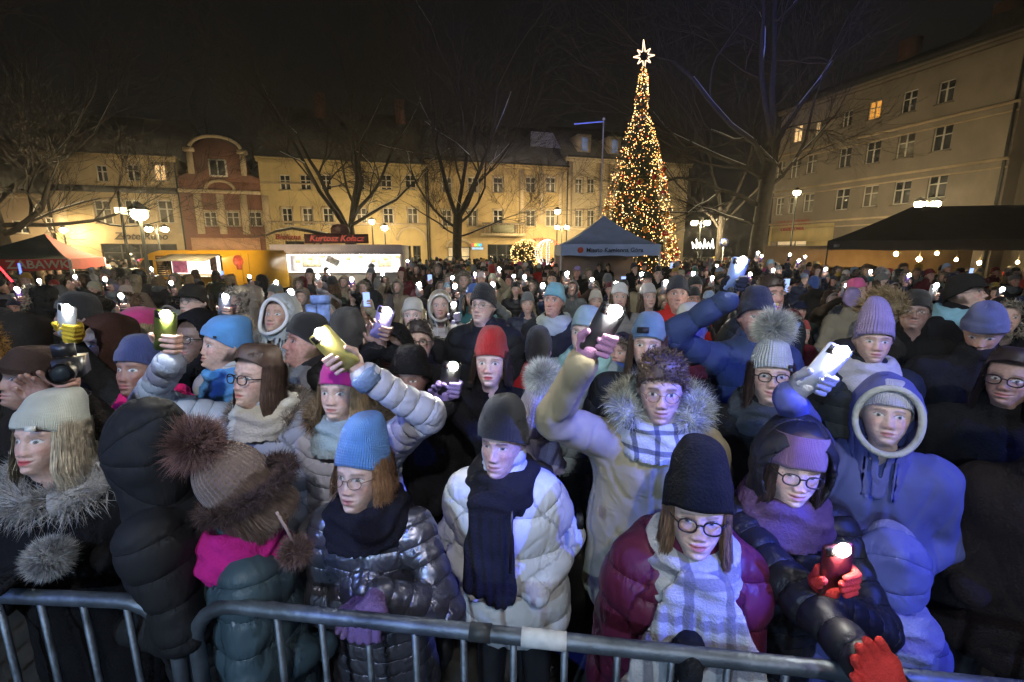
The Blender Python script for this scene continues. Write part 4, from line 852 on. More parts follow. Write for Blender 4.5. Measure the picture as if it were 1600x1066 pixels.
# ------------------------------------------------------------------ hand gripping a phone / a bar, and an open mitten
_hc = {}
def hand_mesh(kind, h=.0045, fat=1.):
    """wrist at origin; +Z along the forearm; palm on +Y side of the thing held, fingers wrap over its -Y face from +X"""
    k = (kind, h, fat)
    if k in _hc: return _hc[k]
    P, lo, hh = grid((-.085, -.07, -.03), (.085, .075, .19), h); f = fat
    if kind == 'grip':
        D = seg(P, (0, .030, 0), (0, .032, .03), .026 * f, .030 * f); D = smin(D, seg(P, (-.018, .032, .05), (.020, .032, .055), .021 * f, .022 * f), .02); D = smin(D, seg(P, (-.015, .03, .085), (.022, .03, .09), .017 * f, .018 * f), .02)
        for i in range(4):
            z = .045 + i * .0205 - .003 * (i == 3); L = (.030, .040, .045, .036)[i]; r = (.0078, .0088, .0090, .0086)[i] * f
            k1, k2, k3, k4 = (.028, .034, z), (.050, .012, z + .003), (.046, -.014, z + .006), (.046 - L, -.021, z + .004)
            fd = np.minimum(np.minimum(seg(P, k1, k2, r * 1.1, r), seg(P, k2, k3, r, r * .97)), seg(P, k3, k4, r * .97, r * .8)); D = smin(D, fd, .006)
        D = smin(D, np.minimum(seg(P, (-.02, .028, .04), (-.046, .008, .072), .015 * f, .0118 * f), seg(P, (-.046, .008, .072), (-.041, -.012, .098), .0112 * f, .009 * f)), .010)
    elif kind == 'bar':   # fingers hooked over a horizontal tube along X, palm on top
        D = seg(P, (0, .028, 0), (0, .026, .04), .027 * f, .030 * f); D = smin(D, seg(P, (-.028, .022, .07), (.03, .022, .07), .021 * f, .021 * f), .02)
        for i in range(4):
            x = -.033 + i * .0215; L = (.9, 1.05, 1.1, .95)[i]; r = .0098 * f
            fd = np.minimum(np.minimum(seg(P, (x, .02, .078), (x * 1.08, .008, .078 + .034 * L), r * 1.1, r), seg(P, (x * 1.08, .008, .078 + .034 * L), (x * 1.1, -.022, .080 + .038 * L), r, r)), seg(P, (x * 1.1, -.022, .080 + .038 * L), (x * 1.1, -.044, .066 + .02 * L), r, r * .85)); D = smin(D, fd, .006)
        D = smin(D, seg(P, (-.03, .02, .04), (-.056, -.012, .072), .015 * f, .0105 * f), .012)
    elif kind == 'flat':  # relaxed glove, fingers together and slightly curled
        D = seg(P, (0, 0, 0), (0, 0, .03), .028 * f, .030 * f, (1, .8, 1)); D = smin(D, seg(P, (-.022, 0, .065), (.022, 0, .065), .022 * f, .022 * f, (1, .75, 1)), .02)
        for i in range(4):
            x = -.03 + i * .02; L = (.05, .066, .07, .058)[i]; r = .0098 * f
            fd = np.minimum(seg(P, (x, 0, .075), (x * 1.12, -.008, .075 + L * .55), r * 1.05, r), seg(P, (x * 1.12, -.008, .075 + L * .55), (x * 1.12, -.026, .078 + L), r, r * .8)); D = smin(D, fd, .006)
        D = smin(D, np.minimum(seg(P, (-.02, 0, .03), (-.052, -.012, .06), .014 * f, .011 * f), seg(P, (-.052, -.012, .06), (-.056, -.02, .088), .011 * f, .009 * f)), .01)
    else:                 # mitten
        D = seg(P, (0, .01, -.01), (0, .005, .05), .034 * f, .042 * f, (1, .8, 1)); D = smin(D, seg(P, (0, .005, .05), (.004, -.012, .115), .042 * f, .030 * f, (1, .75, 1)), .03); D = smin(D, seg(P, (-.03, 0, .04), (-.06, -.015, .08), .017 * f, .014 * f), .015)
    _hc[k] = nets(D, lo, hh); return _hc[k]
# ------------------------------------------------------------------ fabrics
M_body = mat('skin', attr='Col', rough=.5, var=.16, vscale=75, bump=.15, bscale=260, spec=.45)
MATS['skin'].node_tree.nodes['Principled BSDF'].inputs['Subsurface Weight'].default_value = .12
MATS['skin'].node_tree.nodes['Principled BSDF'].inputs['Subsurface Radius'].default_value = (.012, .005, .003)
M_puff = mat('puffer_nylon', objcol=True, rough=.46, var=.10, vscale=5, bump=.35, bscale=11, spec=.35, crease=True)
M_puffm = mat('puffer_matt', objcol=True, rough=.7, var=.14, vscale=6, bump=.3, bscale=13, spec=.2, crease=True)
M_metal = mat('puffer_metallic', objcol=True, rough=.36, metal=.8, var=.15, vscale=7, bump=.6, bscale=16, spec=.6, crease=True)
M_wool = mat('wool_cloth', objcol=True, rough=.95, var=.22, vscale=9, bump=.55, bscale=120, spec=.12)
M_knit = knit_mat('knit', 34, 26, .0022); M_knitf = knit_mat('fine_knit', 60, 44, .0014); M_cable = knit_mat('chunky_knit', 20, 17, .004)
M_fur = mat('fur', objcol=True, rough=.9, var=.38, vscale=22, spec=.2); M_hair = mat('hair', objcol=True, rough=.48, var=.32, vscale=35, spec=.4)
M_glove = mat('glove_knit', objcol=True, rough=.9, var=.15, vscale=30, bump=.5, bscale=240, spec=.15)
def per_island(m, lo, hi):
    nt = m.node_tree; b = nt.nodes['Principled BSDF']; src = b.inputs['Base Color'].links[0].from_socket; ge = nt.nodes.new('ShaderNodeNewGeometry'); mr = nt.nodes.new('ShaderNodeMapRange'); mr.inputs[3].default_value = lo; mr.inputs[4].default_value = hi
    nt.links.new(ge.outputs['Random Per Island'], mr.inputs[0]); mx = nt.nodes.new('ShaderNodeMix'); mx.data_type = 'RGBA'; mx.blend_type = 'MULTIPLY'; mx.inputs[0].default_value = 1; nt.links.new(src, mx.inputs[6]); nt.links.new(mr.outputs[0], mx.inputs[7]); nt.links.new(mx.outputs[2], b.inputs['Base Color'])
per_island(M_fur, .5, 1.5); per_island(M_hair, .72, 1.3)
def quilt(m, dist):
    """stitched seams: the coats carry q, a coordinate that passes a whole number at every seam"""
    nt = m.node_tree; N = nt.nodes; L = nt.links; b = N['Principled BSDF']; old = b.inputs['Normal'].links[0].from_node; a = N.new('ShaderNodeAttribute'); a.attribute_name = 'q'
    def mth(op, x, y=None):
        k = N.new('ShaderNodeMath'); k.operation = op
        for i, v in enumerate((x, y)):
            if v is None: continue
            if isinstance(v, (int, float)): k.inputs[i].default_value = v
            else: L.new(v, k.inputs[i])
        return k.outputs[0]
    sn = mth('ABSOLUTE', mth('SINE', mth('MULTIPLY', a.outputs['Fac'], PI))); h = mth('POWER', sn, .3)
    tc = N.new('ShaderNodeTexCoord'); mp = N.new('ShaderNodeMapping'); mp.inputs['Scale'].default_value = (1, 1, .22); nz = N.new('ShaderNodeTexNoise'); nz.inputs['Scale'].default_value = 75; nz.inputs['Detail'].default_value = 2; L.new(tc.outputs['Object'], mp.inputs[0]); L.new(mp.outputs[0], nz.inputs['Vector'])
    h = mth('ADD', h, mth('MULTIPLY', mth('MULTIPLY', nz.outputs[0], mth('SUBTRACT', 1., sn)), .9))
    bp = N.new('ShaderNodeBump'); bp.inputs['Strength'].default_value = 1; bp.inputs['Distance'].default_value = dist; L.new(h, bp.inputs['Height']); L.new(old.outputs[0], bp.inputs['Normal']); L.new(bp.outputs[0], b.inputs['Normal'])
quilt(M_puff, .009); quilt(M_puffm, .007); quilt(M_metal, .009)
M_frame = mat('spectacle_frame', (.02, .016, .016), .3); M_wire = mat('spectacle_wire', (.25, .2, .16), .3, metal=.8)
M_trous = mat('trousers', (.025, .028, .035), .85, var=.2, bump=.3, bscale=60)
def lens_mat():
    m = bpy.data.materials.new('spectacle_lens'); m.use_nodes = True; nt = m.node_tree; nt.nodes.remove(nt.nodes['Principled BSDF'])
    g_ = nt.nodes.new('ShaderNodeBsdfGlossy'); g_.inputs['Roughness'].default_value = .05; tr = nt.nodes.new('ShaderNodeBsdfTransparent'); mx = nt.nodes.new('ShaderNodeMixShader'); mx.inputs[0].default_value = .07
    nt.links.new(tr.outputs[0], mx.inputs[1]); nt.links.new(g_.outputs[0], mx.inputs[2]); nt.links.new(mx.outputs[0], nt.nodes['Material Output'].inputs[0]); return m
M_lens = lens_mat()
def plaid_mat(name, c0, c1, c2, s):
    m = mat(name, c0, .95, var=.15, vscale=20, bump=.5, bscale=160, spec=.1); nt = m.node_tree; N = nt.nodes; L = nt.links; b = N['Principled BSDF']; src = b.inputs['Base Color'].links[0].from_socket
    tc = N.new('ShaderNodeTexCoord')
    for ax, cc, off in (('X', c1, 0.), ('Z', c2, .4)):
        wv = N.new('ShaderNodeTexWave'); wv.bands_direction = ax; wv.inputs['Scale'].default_value = s; wv.inputs['Distortion'].default_value = 1.2; wv.inputs['Phase Offset'].default_value = off * 9; L.new(tc.outputs['Object'], wv.inputs[0])
        mr = N.new('ShaderNodeMapRange'); mr.inputs[1].default_value = .82; mr.inputs[2].default_value = .9; mr.inputs[4].default_value = .75; L.new(wv.outputs['Fac'], mr.inputs[0])
        mx = N.new('ShaderNodeMix'); mx.data_type = 'RGBA'; L.new(mr.outputs[0], mx.inputs[0]); L.new(src, mx.inputs[6]); mx.inputs[7].default_value = (*cc, 1); src = mx.outputs[2]
    L.new(src, b.inputs['Base Color']); return m
M_plaid = plaid_mat('plaid_grey', (.42, .42, .44), (.12, .12, .15), (.16, .16, .2), 3.2); M_check = plaid_mat('check_navy', (.5, .52, .58), (.03, .04, .08), (.04, .05, .09), 5.)
COATM = {'puffer': M_puff, 'matt': M_puffm, 'metal': M_metal, 'wool': M_wool}
HATM = {'knit': M_knit, 'fine': M_knitf, 'chunky': M_cable, 'fleece': M_wool, 'nylon': M_puff}
def tri_obj(name, V, T, m, parent, color, quads=False): return link(name, mesh_np(name, V, T if quads else None, None if quads else T, [m], smooth=False), parent, color)
def ik(S, T, l1, l2, hint):
    d = T - S; L = np.linalg.norm(d); k = max(1., L / (l1 + l2) * 1.001); l1 *= k; l2 *= k; a = (l1 * l1 - l2 * l2 + L * L) / (2 * L); hgt = math.sqrt(max(l1 * l1 - a * a, 1e-6)); u = d / L; hn = np.asarray(hint, float) - u * np.dot(hint, u); hn /= np.linalg.norm(hn) + 1e-9; return S + u * a + hn * hgt
def build_phone(pos, R, color, label, lit=True, size=1., screen=None, fr=.019, strength=None):
    """phone: 74 x 150 mm, back face looking along local -Y"""
    r = empty('phone', pos); r.rotation_euler = Matrix(np.asarray(R).tolist()).to_euler(); tag(r, label, 'phone', 'phones held up in the crowd')
    s = size; m = MB(); V = []
    w_, h_, d_ = .037 * s, .075 * s, .0038 * s; c_ = .009 * s
    pts = [(sx * (w_ - c_) + c_ * math.cos(a), sz * (h_ - c_) + c_ * math.sin(a)) for sx, sz, a0 in ((1, 1, 0), (-1, 1, PI / 2), (-1, -1, PI), (1, -1, 1.5 * PI)) for a in (a0, a0 + PI / 4, a0 + PI / 2)]
    m.prism(pts, 2 * d_); b = m.build('case', mat('phone_case', objcol=True, rough=.35, var=.05), r, color=color); b.location.y = -d_
    m = MB(); m.box((-w_ + .003, d_ + .0002, -h_ + .004), (w_ - .003, d_ + .0012, h_ - .004)); m.build('screen', emat('phone_screen', (.5, .6, 1), .9, False), r)
    if screen is not None: m = MB(); m.box((-w_ + .003, -d_ - .0012, -h_ + .004), (w_ - .003, -d_ - .0002, h_ - .004)); m.build('lit_screen', emat('screen_%s' % screen[0], screen[1], screen[2], False), r)
    else:
        m = MB(); m.box((-w_ + .005 * s, -d_ - .0022, h_ - .03 * s), (-.002 * s, -d_ - .0002, h_ - .005 * s)); m.build('camera_block', M_frame, r)
    if lit:
        m = MB(); m.ball((.006 * s, -d_ - .004, h_ - .012 * s), fr * s, 10, 7, (1, .6, 1)); m.build('flash_light', emat('flash_lamp' if strength is None else 'flash_lamp_%d' % strength, (1, .96, .86), strength or 200), r, smooth=True)
    return r
# ------------------------------------------------------------------ one whole person
SKINS = {'fair': (.63, .42, .34), 'pale': (.68, .48, .41), 'tan': (.52, .33, .24), 'ruddy': (.60, .34, .27), 'dark': (.20, .11, .075)}
GROUP = 'people in the crowd'
RAILZ = 1.14
def RAILY(X): return _ra[1] + _sl * (X - _ra[0])
def Yz(py, z): return (HC - z) / math.tan(TH + math.atan((py - 533) / FPX))
def person(label, px=0, py=0, Y=None, z=1.58, face=0, nod=0, tilt=0, body=None, hs=1., male=False, skin='fair', coat=('puffer', (.1, .1, .1)), sp=.085, bulk=1., length=.50,
           arms=(), hat=None, hair=None, headband=None, scarf=None, hood=None, glasses=None, fur=None, collar=.5, lean=(0, .06), eyes=1., smile=0., beard=0., old=0., lip=None,
           browc=(.12, .075, .05), seed=None, lod=None, hp=None, zip_=None, trousers=False, gaze=0.):
    if Y is None: Y = Yz(py, z)
    if hood is not None and hood[0] == 'up': collar = .05
    if nod < 15: nod -= 13
    if hp is None and Y < 1.5: Y *= 1.06
    if hp is None:
        Wp = at(px, py, Y); need = RAILY(Wp[0]) + .175 * bulk - Wp[1]; tz_ = max((Wp[2] - .165 - 1.1) / .62, .25)
        if abs(face) < 100:                                   # angles are given as seen from the stage: turn them into the square's frame
            tocam = math.degrees(math.atan2(-Wp[0], Wp[1])) * .85; face += tocam
            if body is not None: body += .6 * tocam
        if need > 0: lean = (lean[0], max(lean[1], min(need / tz_, .5)))
    seed = abs(hash((round(px), round(py), round(Y * 10)))) % 9973 if seed is None else seed
    R_ = np.random.default_rng(seed); hs = hs * .93
    W = at(px, py, Y) if hp is None else np.array(hp, float); root_w = np.array([W[0], W[1], 0.]); zh = W[2]
    dep = project(W)[2]; lod = (0 if dep < 2.15 else 1 if dep < 3.0 else 2) if lod is None else lod
    vox = (.0098, .0145, .022)[lod]; nu, nv = ((96, 92), (80, 76), (72, 64))[lod]
    ba = math.radians(face * .55 if body is None else body); Rb = rotz(ba); Rh = rotz(math.radians(face)) @ rotx(math.radians(nod)) @ roty(math.radians(tilt)); Rhl = Rb.T @ Rh
    s = np.clip((zh + .12) / 1.72, .72, 1.12); zn = zh - .165 * hs; zs = zn - .065 * s; ln = np.array([*lean, 0.]); ln = Rb.T @ ln
    nb = np.array([0, .03, 0]) * hs                                       # neck sits behind the face
    def tors(z): t = np.clip((zn - z) / (.62 * s), 0, 1.4); return nb + ln * t + [0, 0, z]
    zw = zs - .30 * s; zhem = max(length * 1.0 * (zh + .12) * .92, .3) if length else zw
    sk = SKINS[skin] if isinstance(skin, str) else skin
    # --- arms
    sh = {-1: tors(zs) + [-.165 * s, 0, -.005], 1: tors(zs) + [.165 * s, 0, -.005]}; A = {}; hands = []
    spec = {-1: ('pocket',), 1: ('pocket',)}
    for a in arms: spec[{'l': -1, 'r': 1}[a[0]]] = a[1:]
    for sx, a in spec.items():
        kind = a[0]; hint = np.array([sx * .8, .5, -.6])
        if kind == 'down': wr = tors(zw - .14 * s) + [sx * .25 * s, -.05, 0]
        elif kind == 'pocket': wr = tors(zw - .05 * s) + [sx * .125 * s, -.16, -.02]; hint = np.array([sx * .55, .8, -.4])
        elif kind == 'front': wr = tors(zw + .02) + [sx * .05, -.25, .0]; hint = np.array([sx * 1., .2, -.5])
        else:
            o = a[1]; R = o['R'] if 'R' in o else None
            roll = math.radians(o.get('roll', 0)); pit = math.radians(o.get('pitch', 8)); yw = math.radians(o.get('yaw', 0))
            R = rotz(yw) @ roty(roll) @ rotx(pit) if R is None else R
            tip = np.array([.006, -.010, .171]) if o.get('phone') is not None else np.array([0, 0, .07])
            if o.get('mirror'): Rm = R @ np.diag([-1., 1, 1])
            else: Rm = R
            tw = at(*o['px'], o['Y']) if 'px' in o else np.array(o['pos'], float)
            ww = tw - R @ tip; wl = Rb.T @ (ww - root_w); hint = np.array(o.get('hint', (sx * .9, .3, -.7)), float)
            hands.append((o, R, Rm, ww)); wr = wl - Rb.T @ (R @ [0, -.03, .02])
        el = ik(sh[sx], wr, .30 * s, .27 * s, hint); A[sx] = (sh[sx], el, wr)
    # --- coat
    ck, ccol = coat[0], coat[1]; b = bulk * s * 1.05; ca = np.stack([q for v in A.values() for q in v]); lo = np.minimum(ca.min(0) - .13 * b, [-.30 * b, -.26, zhem - .08]); hi = np.maximum(ca.max(0) + .13 * b, [.30 * b, .30, zn + .16])
    lo = np.minimum(lo, tors(zhem) - [.30, .22, .05]); hi = np.maximum(hi, tors(zhem) + [.30, .24, 0]); lo[2] = max(lo[2], .05)
    P, lo, h = grid(lo, hi, vox); k = .05
    T0 = seg(P, tors(zs - .10 * s), tors(zw), .150 * b, .145 * b, (1.30, .90, 1)); D = smin(T0, seg(P, tors(zw), tors(zhem), .148 * b, .165 * b, (1.26, .9, 1)), .06)
    D = smin(D, seg(P, tors(zs) + [-.12 * s, 0, -.01], tors(zs) + [.12 * s, 0, -.01], .078 * b, .078 * b, (1, .95, 1)), .07)
    D = smin(D, seg(P, tors(zn - .06), tors(zn) + [0, -.012, .075 * collar], *((.088, .080 + .012 * (b - 1)) if collar > .1 else (.066, .05))), .035)
    if hood is not None and hood[0] in ('down', 'fur'): D = smin(D, np.minimum(seg(P, tors(zn) + [-.08, .085, .0], tors(zn) + [.08, .085, .0], .06, .06), seg(P, tors(zn) + [-.08, .085, 0], tors(zn) + [-.10, 0, -.01], .055, .035)), .04); D = smin(D, seg(P, tors(zn) + [.08, .085, 0], tors(zn) + [.10, 0, -.01], .055, .035), .04)
    ar = {}; puf = {'puffer': 1.04, 'matt': 1.0, 'metal': 1.0, 'wool': .92}[ck]
    ab = min(b, 1.07 * s)
    for sx, (S, E, Wr) in A.items():
        d1 = seg(P, S, E, .073 * ab * puf, .056 * ab * puf); d2 = seg(P, E, Wr, .056 * ab * puf, .045 * ab * puf); D = smin(D, smin(d1, d2, .03), .035)
    V, Q = nets(D, lo, h)
    z = V[:, 2]; dist = np.full(len(V), 9., np.float32); tt = z.copy()
    tc_ = tors(zs); dT = np.minimum(seg(V, tors(zs - .10 * s), tors(zhem), .15 * b, .16 * b, (1.14, .82, 1)), seg(V, tors(zn - .06), tors(zn + .1), .09, .09)); dist = dT - .01
    for sx, (S, E, Wr) in A.items():
        l1 = np.linalg.norm(E - S); l2 = np.linalg.norm(Wr - E)
        for (p, q, off, l, r0, r1) in ((S, E, 0., l1, .075, .065), (E, Wr, l1, l2, .065, .05)):
            dd = seg(V, p, q, r0 * b, r1 * b); u = (q - p) / l; ta = (V - p) @ u + off; m_ = dd < dist; tt = np.where(m_, ta + .013, tt); dist = np.where(m_, dd, dist)
    N = normals(V, Q)
    if ck in ('puffer', 'metal', 'matt') and sp:
        amp = {'puffer': .016, 'matt': .012, 'metal': .014}[ck] * min(1., sp / .11); tt = tt + .004 * wob(V, 9, seed); wv = tt
        sm_ = np.abs(np.sin(PI * wv / sp)); dsp = amp * (sm_ ** .42 - .80) + .003 * wob(V * [1, 1, .8], 23, seed) + .004 * wob(V * [1, 1, .7], 11, seed + 2.) - .0035 * np.exp(-(np.abs(wob(V * [1, 1, .7], 21, seed + 3.)) / .10) ** 2)
    else: dsp = .008 * wob(V * [1, 1, .45], 17, seed) + .0035 * wob(V * [1, 1, .6], 42, seed + 1.) - .006 * np.exp(-(np.abs(wob(V * [1, 1, .5], 16, seed + 3.)) / .12) ** 2)
    front = (N[:, 1] < -.3) & (z < zn + .02); dsp = dsp - .010 * GA(V[:, 0], nb[0] + .0, .009) * front * (dT < .06) * sst(1 - np.abs(V[:, 0]) / .1, 0, .2)
    for sx, (S, E, Wr) in A.items(): dsp = dsp + .006 * GA(np.linalg.norm(V - E, axis=1), 0, .09) * np.sin(60 * (V @ ((Wr - S) / np.linalg.norm(Wr - S))))
    V = V + N * dsp[:, None].astype(np.float32); V = V @ Rb.T
    # --- body: head, neck and the figure under the coat in one mesh
    hv, hq, hc = head_grid(nu, nv, male, beard, eyes, smile, sk, browc, lip or (.50, .19, .18) if not male else lip or (.46, .22, .19), old, seed, gaze, hair[1] if hair is not None else [(.035, .024, .02), (.09, .055, .036), (.2, .13, .075), (.06, .04, .03)][seed % 4]); hl = np.array([0, 0, zh]); hv = pose_head(hv, Rh, hl, hs)
    Pg, l2_, h2 = grid((-.25, -.25, 0), (.25, .3 + max(lean[1], 0), zn), .036); Dg = seg(Pg, Rb @ tors(zs - .1), Rb @ tors(zhem + .05), .10 * s, .11 * s)
    pel = Rb @ tors(zhem + .06)
    for sx in (-1, 1): a0 = pel + Rb @ np.array([sx * .085, 0, 0]); fo = np.array([a0[0], a0[1], .0]) + Rb @ np.array([sx * .02, 0, .09]); Dg = smin(Dg, seg(Pg, a0, fo, .085 * s, .055 * s), .03); Dg = smin(Dg, seg(Pg, fo + [0, 0, -.03], fo + Rb @ np.array([0, -.12, -.04]), .05, .045), .03)
    bv, bq = nets(Dg, l2_, h2); bc = np.tile(np.array([.02, .022, .028]), (len(bv), 1))
    Vs, Qs, Cs = [hv, bv], [hq, bq + len(hv)], [hc, bc]; n = len(hv) + len(bv)
    for (o, R, Rm, ww) in hands:
        if o.get('glove') is None and o.get('hand', 'grip') is not None:
            a_, q_ = hand_mesh(o.get('hand', 'grip'), (.0045, .006, .008)[lod]); Vs.append((a_ * hs) @ Rm.T + ww - root_w); Qs.append((q_[:, ::-1] if o.get('mirror') else q_) + n); Cs.append(np.tile(np.array(sk) * [1, .92, .92], (len(a_), 1))); n += len(a_)
    root = link('person', mesh_np('person', np.concatenate(Vs), np.concatenate(Qs), None, [M_body], col=np.concatenate(Cs))); root.location = root_w
    if label: tag(root, label, 'person', GROUP)
    link('coat', mesh_np('coat', V, Q, None, [COATM[ck]], q=tt / sp if sp else np.full(len(V), .5)), root, ccol)
    H2W = lambda p: np.asarray(p) * hs @ Rh.T + hl
    for (o, R, Rm, ww) in hands:
        if o.get('glove') is not None:
            kd = o.get('hand', 'grip')
            a_, q_ = hand_mesh(kd, (.0045, .006, .008)[lod], 1.22); link('glove', mesh_np('glove', a_ * hs @ Rm.T + ww - root_w, q_[:, ::-1] if o.get('mirror') else q_, None, [M_glove]), root, o['glove'])
        if o.get('phone') is not None:
            build_phone(ww + R @ np.array([0, .004, .108]), R, o['phone'], o.get('plabel', 'phone held up by the ' + ' '.join((label or '').split()[:11])), lit=o.get('lit', True), screen=o.get('screen'), strength=o.get('str'))
        if o.get('cuff'):
            m = MB(); d = R @ np.array([0, .03, 0.]); m.lathe((0, 0, 0), [(.03, -.06), (.047, -.055), (.05, -.01), (.04, .0)], 14); v = m.v[0] @ R.T + ww - root_w + d; m.v[0] = v; m.build('cuff', M_knit if False else M_wool, root, smooth=True, color=o['cuff'])
    # --- hat
    hn = ((128, 26), (80, 20), (44, 14))[lod]
    if hat is not None:
        o = hat[3] if len(hat) > 3 else {}
        v, q, uv = dome(*hn, o.get('zf', .044), o.get('zb', -.045), o.get('top', .158), o.get('off', .008) - .004, o.get('cuff', .05), o.get('slouch', .0), o.get('ribs', 0), o.get('puff', .0), seed=seed, wide=o.get('wide', 1.), e=o.get('e', .55))
        ht = link(o.get('name', 'beanie'), mesh_np('beanie', H2W(v), q, None, [HATM[hat[2]]], uv=uv), root, hat[1])
        if 'pom' in o:
            pc, pr = o['pom']; c = H2W((0, o.get('slouch', 0) + o.get('pomy', .0), o.get('top', .158) + pr * .6)); m = MB(); m.ball(c, pr * .62, 12, 9); v1, t1 = fur_ball(c, pr * .55, (6500, 3000, 700)[lod], pr * .72, seed, .0010 if lod < 2 else .003)
            nb_ = sum(len(x) for x in m.v); link('pompom', mesh_np('pompom', np.concatenate(m.v + [v1]), np.concatenate(m.q), t1 + nb_, [M_fur], smooth=False), root, pc)
        if 'patch' in o:
            w2, h2_, x_, z_ = o['patch'][1:5] if len(o['patch']) > 4 else (.03, .016, 0., .062); m = MB(); m.box((-w2, -.004, -h2_), (w2, .002, h2_)); pm = m.build('patch', mat('hat_patch', objcol=True, rough=.6, var=.3, vscale=60), ht, color=o['patch'][0])
            xx = x_; yy = -(.0925 + o.get('off', .008) + .008) * math.sqrt(max(1 - (xx / .092) ** 2, .05)); pm.matrix_local = Matrix.Translation(H2W((xx, yy - .001, z_))) @ Matrix((Rh @ rotz(xx / .1) @ rotx(-.12)).tolist()).to_4x4()
        if 'peak' in o:
            V2 = []; 
            for i in range(13):
                a = -1.15 + 2.3 * i / 12
                for rr, zz_ in ((1.0, .046), (1.32 + .12 * math.cos(a), .030)): V2.append((.084 * math.sin(a) * rr, -.099 * math.cos(a) * rr, zz_))
            m = MB(); m.add(H2W(np.array(V2)), [(2 * i, 2 * i + 1, 2 * i + 3, 2 * i + 2) for i in range(12)]); m.build('cap_peak', M_wool, root, color=hat[1])
    if headband is not None:
        v, q, uv = dome(hn[0], 20, .034, -.03, .20, .011 if hat is None else .015, 0.); rows = int(len(v) / hn[0] * .5); v = v[:rows * hn[0]]; q = q[(q < len(v)).all(1)]; uv = uv[:len(v)]
        link('headband', mesh_np('headband', H2W(v), q, None, [M_knitf], uv=uv), root, headband)
    # --- hair
    if hair is not None:
        kd, hcx = hair[0], hair[1]; nst = (3200, 1500, 360)[lod]
        if kd in ('long', 'bob'):
            v, q = long_hair(nst, hair[2] if len(hair) > 2 else (.30 if kd == 'long' else .14), seed, w=(.0017, .003, .007)[lod], front=hair[3] if len(hair) > 3 else .85)
            if hat is None:
                v0, q0, _ = dome(64, 16, .084, -.06, .143, .006, 0, seed=seed, e=.38); R2 = np.random.default_rng(seed + 5); nn = nst // 2; ph = R2.uniform(-PI, PI, nn); t = np.linspace(0, 1, 8)[None]; rr = t ** .8
                pts = np.stack([(.083 * np.sin(ph)[:, None]) * np.sin(rr * PI / 2), np.where(np.cos(ph) > 0, -.096, -.108)[:, None] * np.cos(ph)[:, None] * np.sin(rr * PI / 2), .142 - np.where(np.cos(ph)[:, None] > .45, .052, .10) * rr ** 2 - .05 * (np.cos(ph)[:, None] < .3) * rr], -1); v3, q3 = ribbons(pts, (.0026, .004, .008)[lod], seed + 2)
                v = np.concatenate([v, v0, v3]); q = np.concatenate([q, q0 + len(v) - len(v0) - len(v3), q3 + len(v) - len(v3)])
            k = sst(v[:, 2], -.30, -.10)[:, None]; vh = H2W(v) * k + (v * hs * np.array([1.15, 1.1, 1]) @ rotz(math.radians(face * .7)).T + hl) * (1 - k); link('hair', mesh_np('hair', vh, q, None, [M_hair]), root, hcx)
        else:
            v0, q0, _ = dome(64, 16, .062, -.055, .140, .005, 0, seed=seed, puff=.02, e=.38); nn = (2600, 1500, 600)[lod]; R2 = np.random.default_rng(seed + 5); idx = R2.integers(0, len(v0), nn); d = v0[idx] * [1, 1, .8] + [0, -.01, 0]; d /= np.linalg.norm(d, axis=1)[:, None]; d = d * .28 + [0, .35, .12] + np.array([.35, 0, 0]) * np.sign(R2.normal(.4, 1))
            v1, t1 = strands(v0[idx] + R2.normal(0, .004, (nn, 3)), d, hair[2] if len(hair) > 2 else .035, (.0018, .0026, .004)[lod], seed, .35)
            link('hair', mesh_np('hair', H2W(np.concatenate([v0, v1])), q0, t1 + len(v0), [M_hair], smooth=False), root, hcx)
    # --- glasses
    if glasses:
        m = MB(); ln_ = MB(); gm_ = M_frame if glasses == 'dark' else M_wire; rt = .0024 if glasses == 'dark' else .0013
        for sx in (-1, 1):
            t = np.linspace(0, 2 * PI, 25)[:-1]; e_ = .8 if glasses == 'dark' else 1.; cx = sx * .0325
            x = cx + .0235 * np.sign(np.cos(t)) * np.abs(np.cos(t)) ** e_; z_ = -.002 + .0185 * np.sign(np.sin(t)) * np.abs(np.sin(t)) ** e_; y = -.103 + .18 * (x - 0) ** 2 * 8
            ring = np.stack([x, y, z_], -1); m.tube(H2W(ring), rt, 5, closed=True); c0 = ring.mean(0); ln_.add(H2W(np.concatenate([[c0], ring])), (), [(0, i + 1, (i + 1) % 24 + 1) for i in range(24)])
            m.tube(H2W([(sx * .056, -.0985, .003), (sx * .074, -.06, .004), (sx * .080, .005, .002)]), rt, 5)
        m.tube(H2W([(-.0095, -.1035, .003), (0, -.1065, .006), (.0095, -.1035, .003)]), rt, 5); g_ = m.build('glasses', gm_, root, smooth=True); ln_.build('lens', M_lens, g_)
    # --- scarf
    if scarf is not None:
        kd, scx = scarf[0], scarf[1]; sm = scarf[2] if len(scarf) > 2 else M_wool; nz = zn + .035; zl = zn - (.06 if kd == 'wrap' else .46 * s)
        P, lo, h = grid((-.20, -.24, zl), (.20, .2, zn + .13), max(vox * .85, .009)); q = P - tors(zn).astype(np.float32); q = q @ np.eye(3, dtype=np.float32)
        rr_ = np.hypot(q[..., 0], q[..., 1] * 1.06); an = np.arctan2(q[..., 0], -q[..., 1]); D = None
        for (z0, R0, r0, tl) in ((-.005, .100, .038, .30), (.032, .092, .030, .22), (-.04, .114, .034, .38)):
            dd = np.hypot(rr_ - R0 - .008 * np.sin(an * 3 + z0 * 90), (q[..., 2] - z0 + tl * (-q[..., 1]) * .45) * .85) - r0; D = dd if D is None else smin(D, dd, .012)
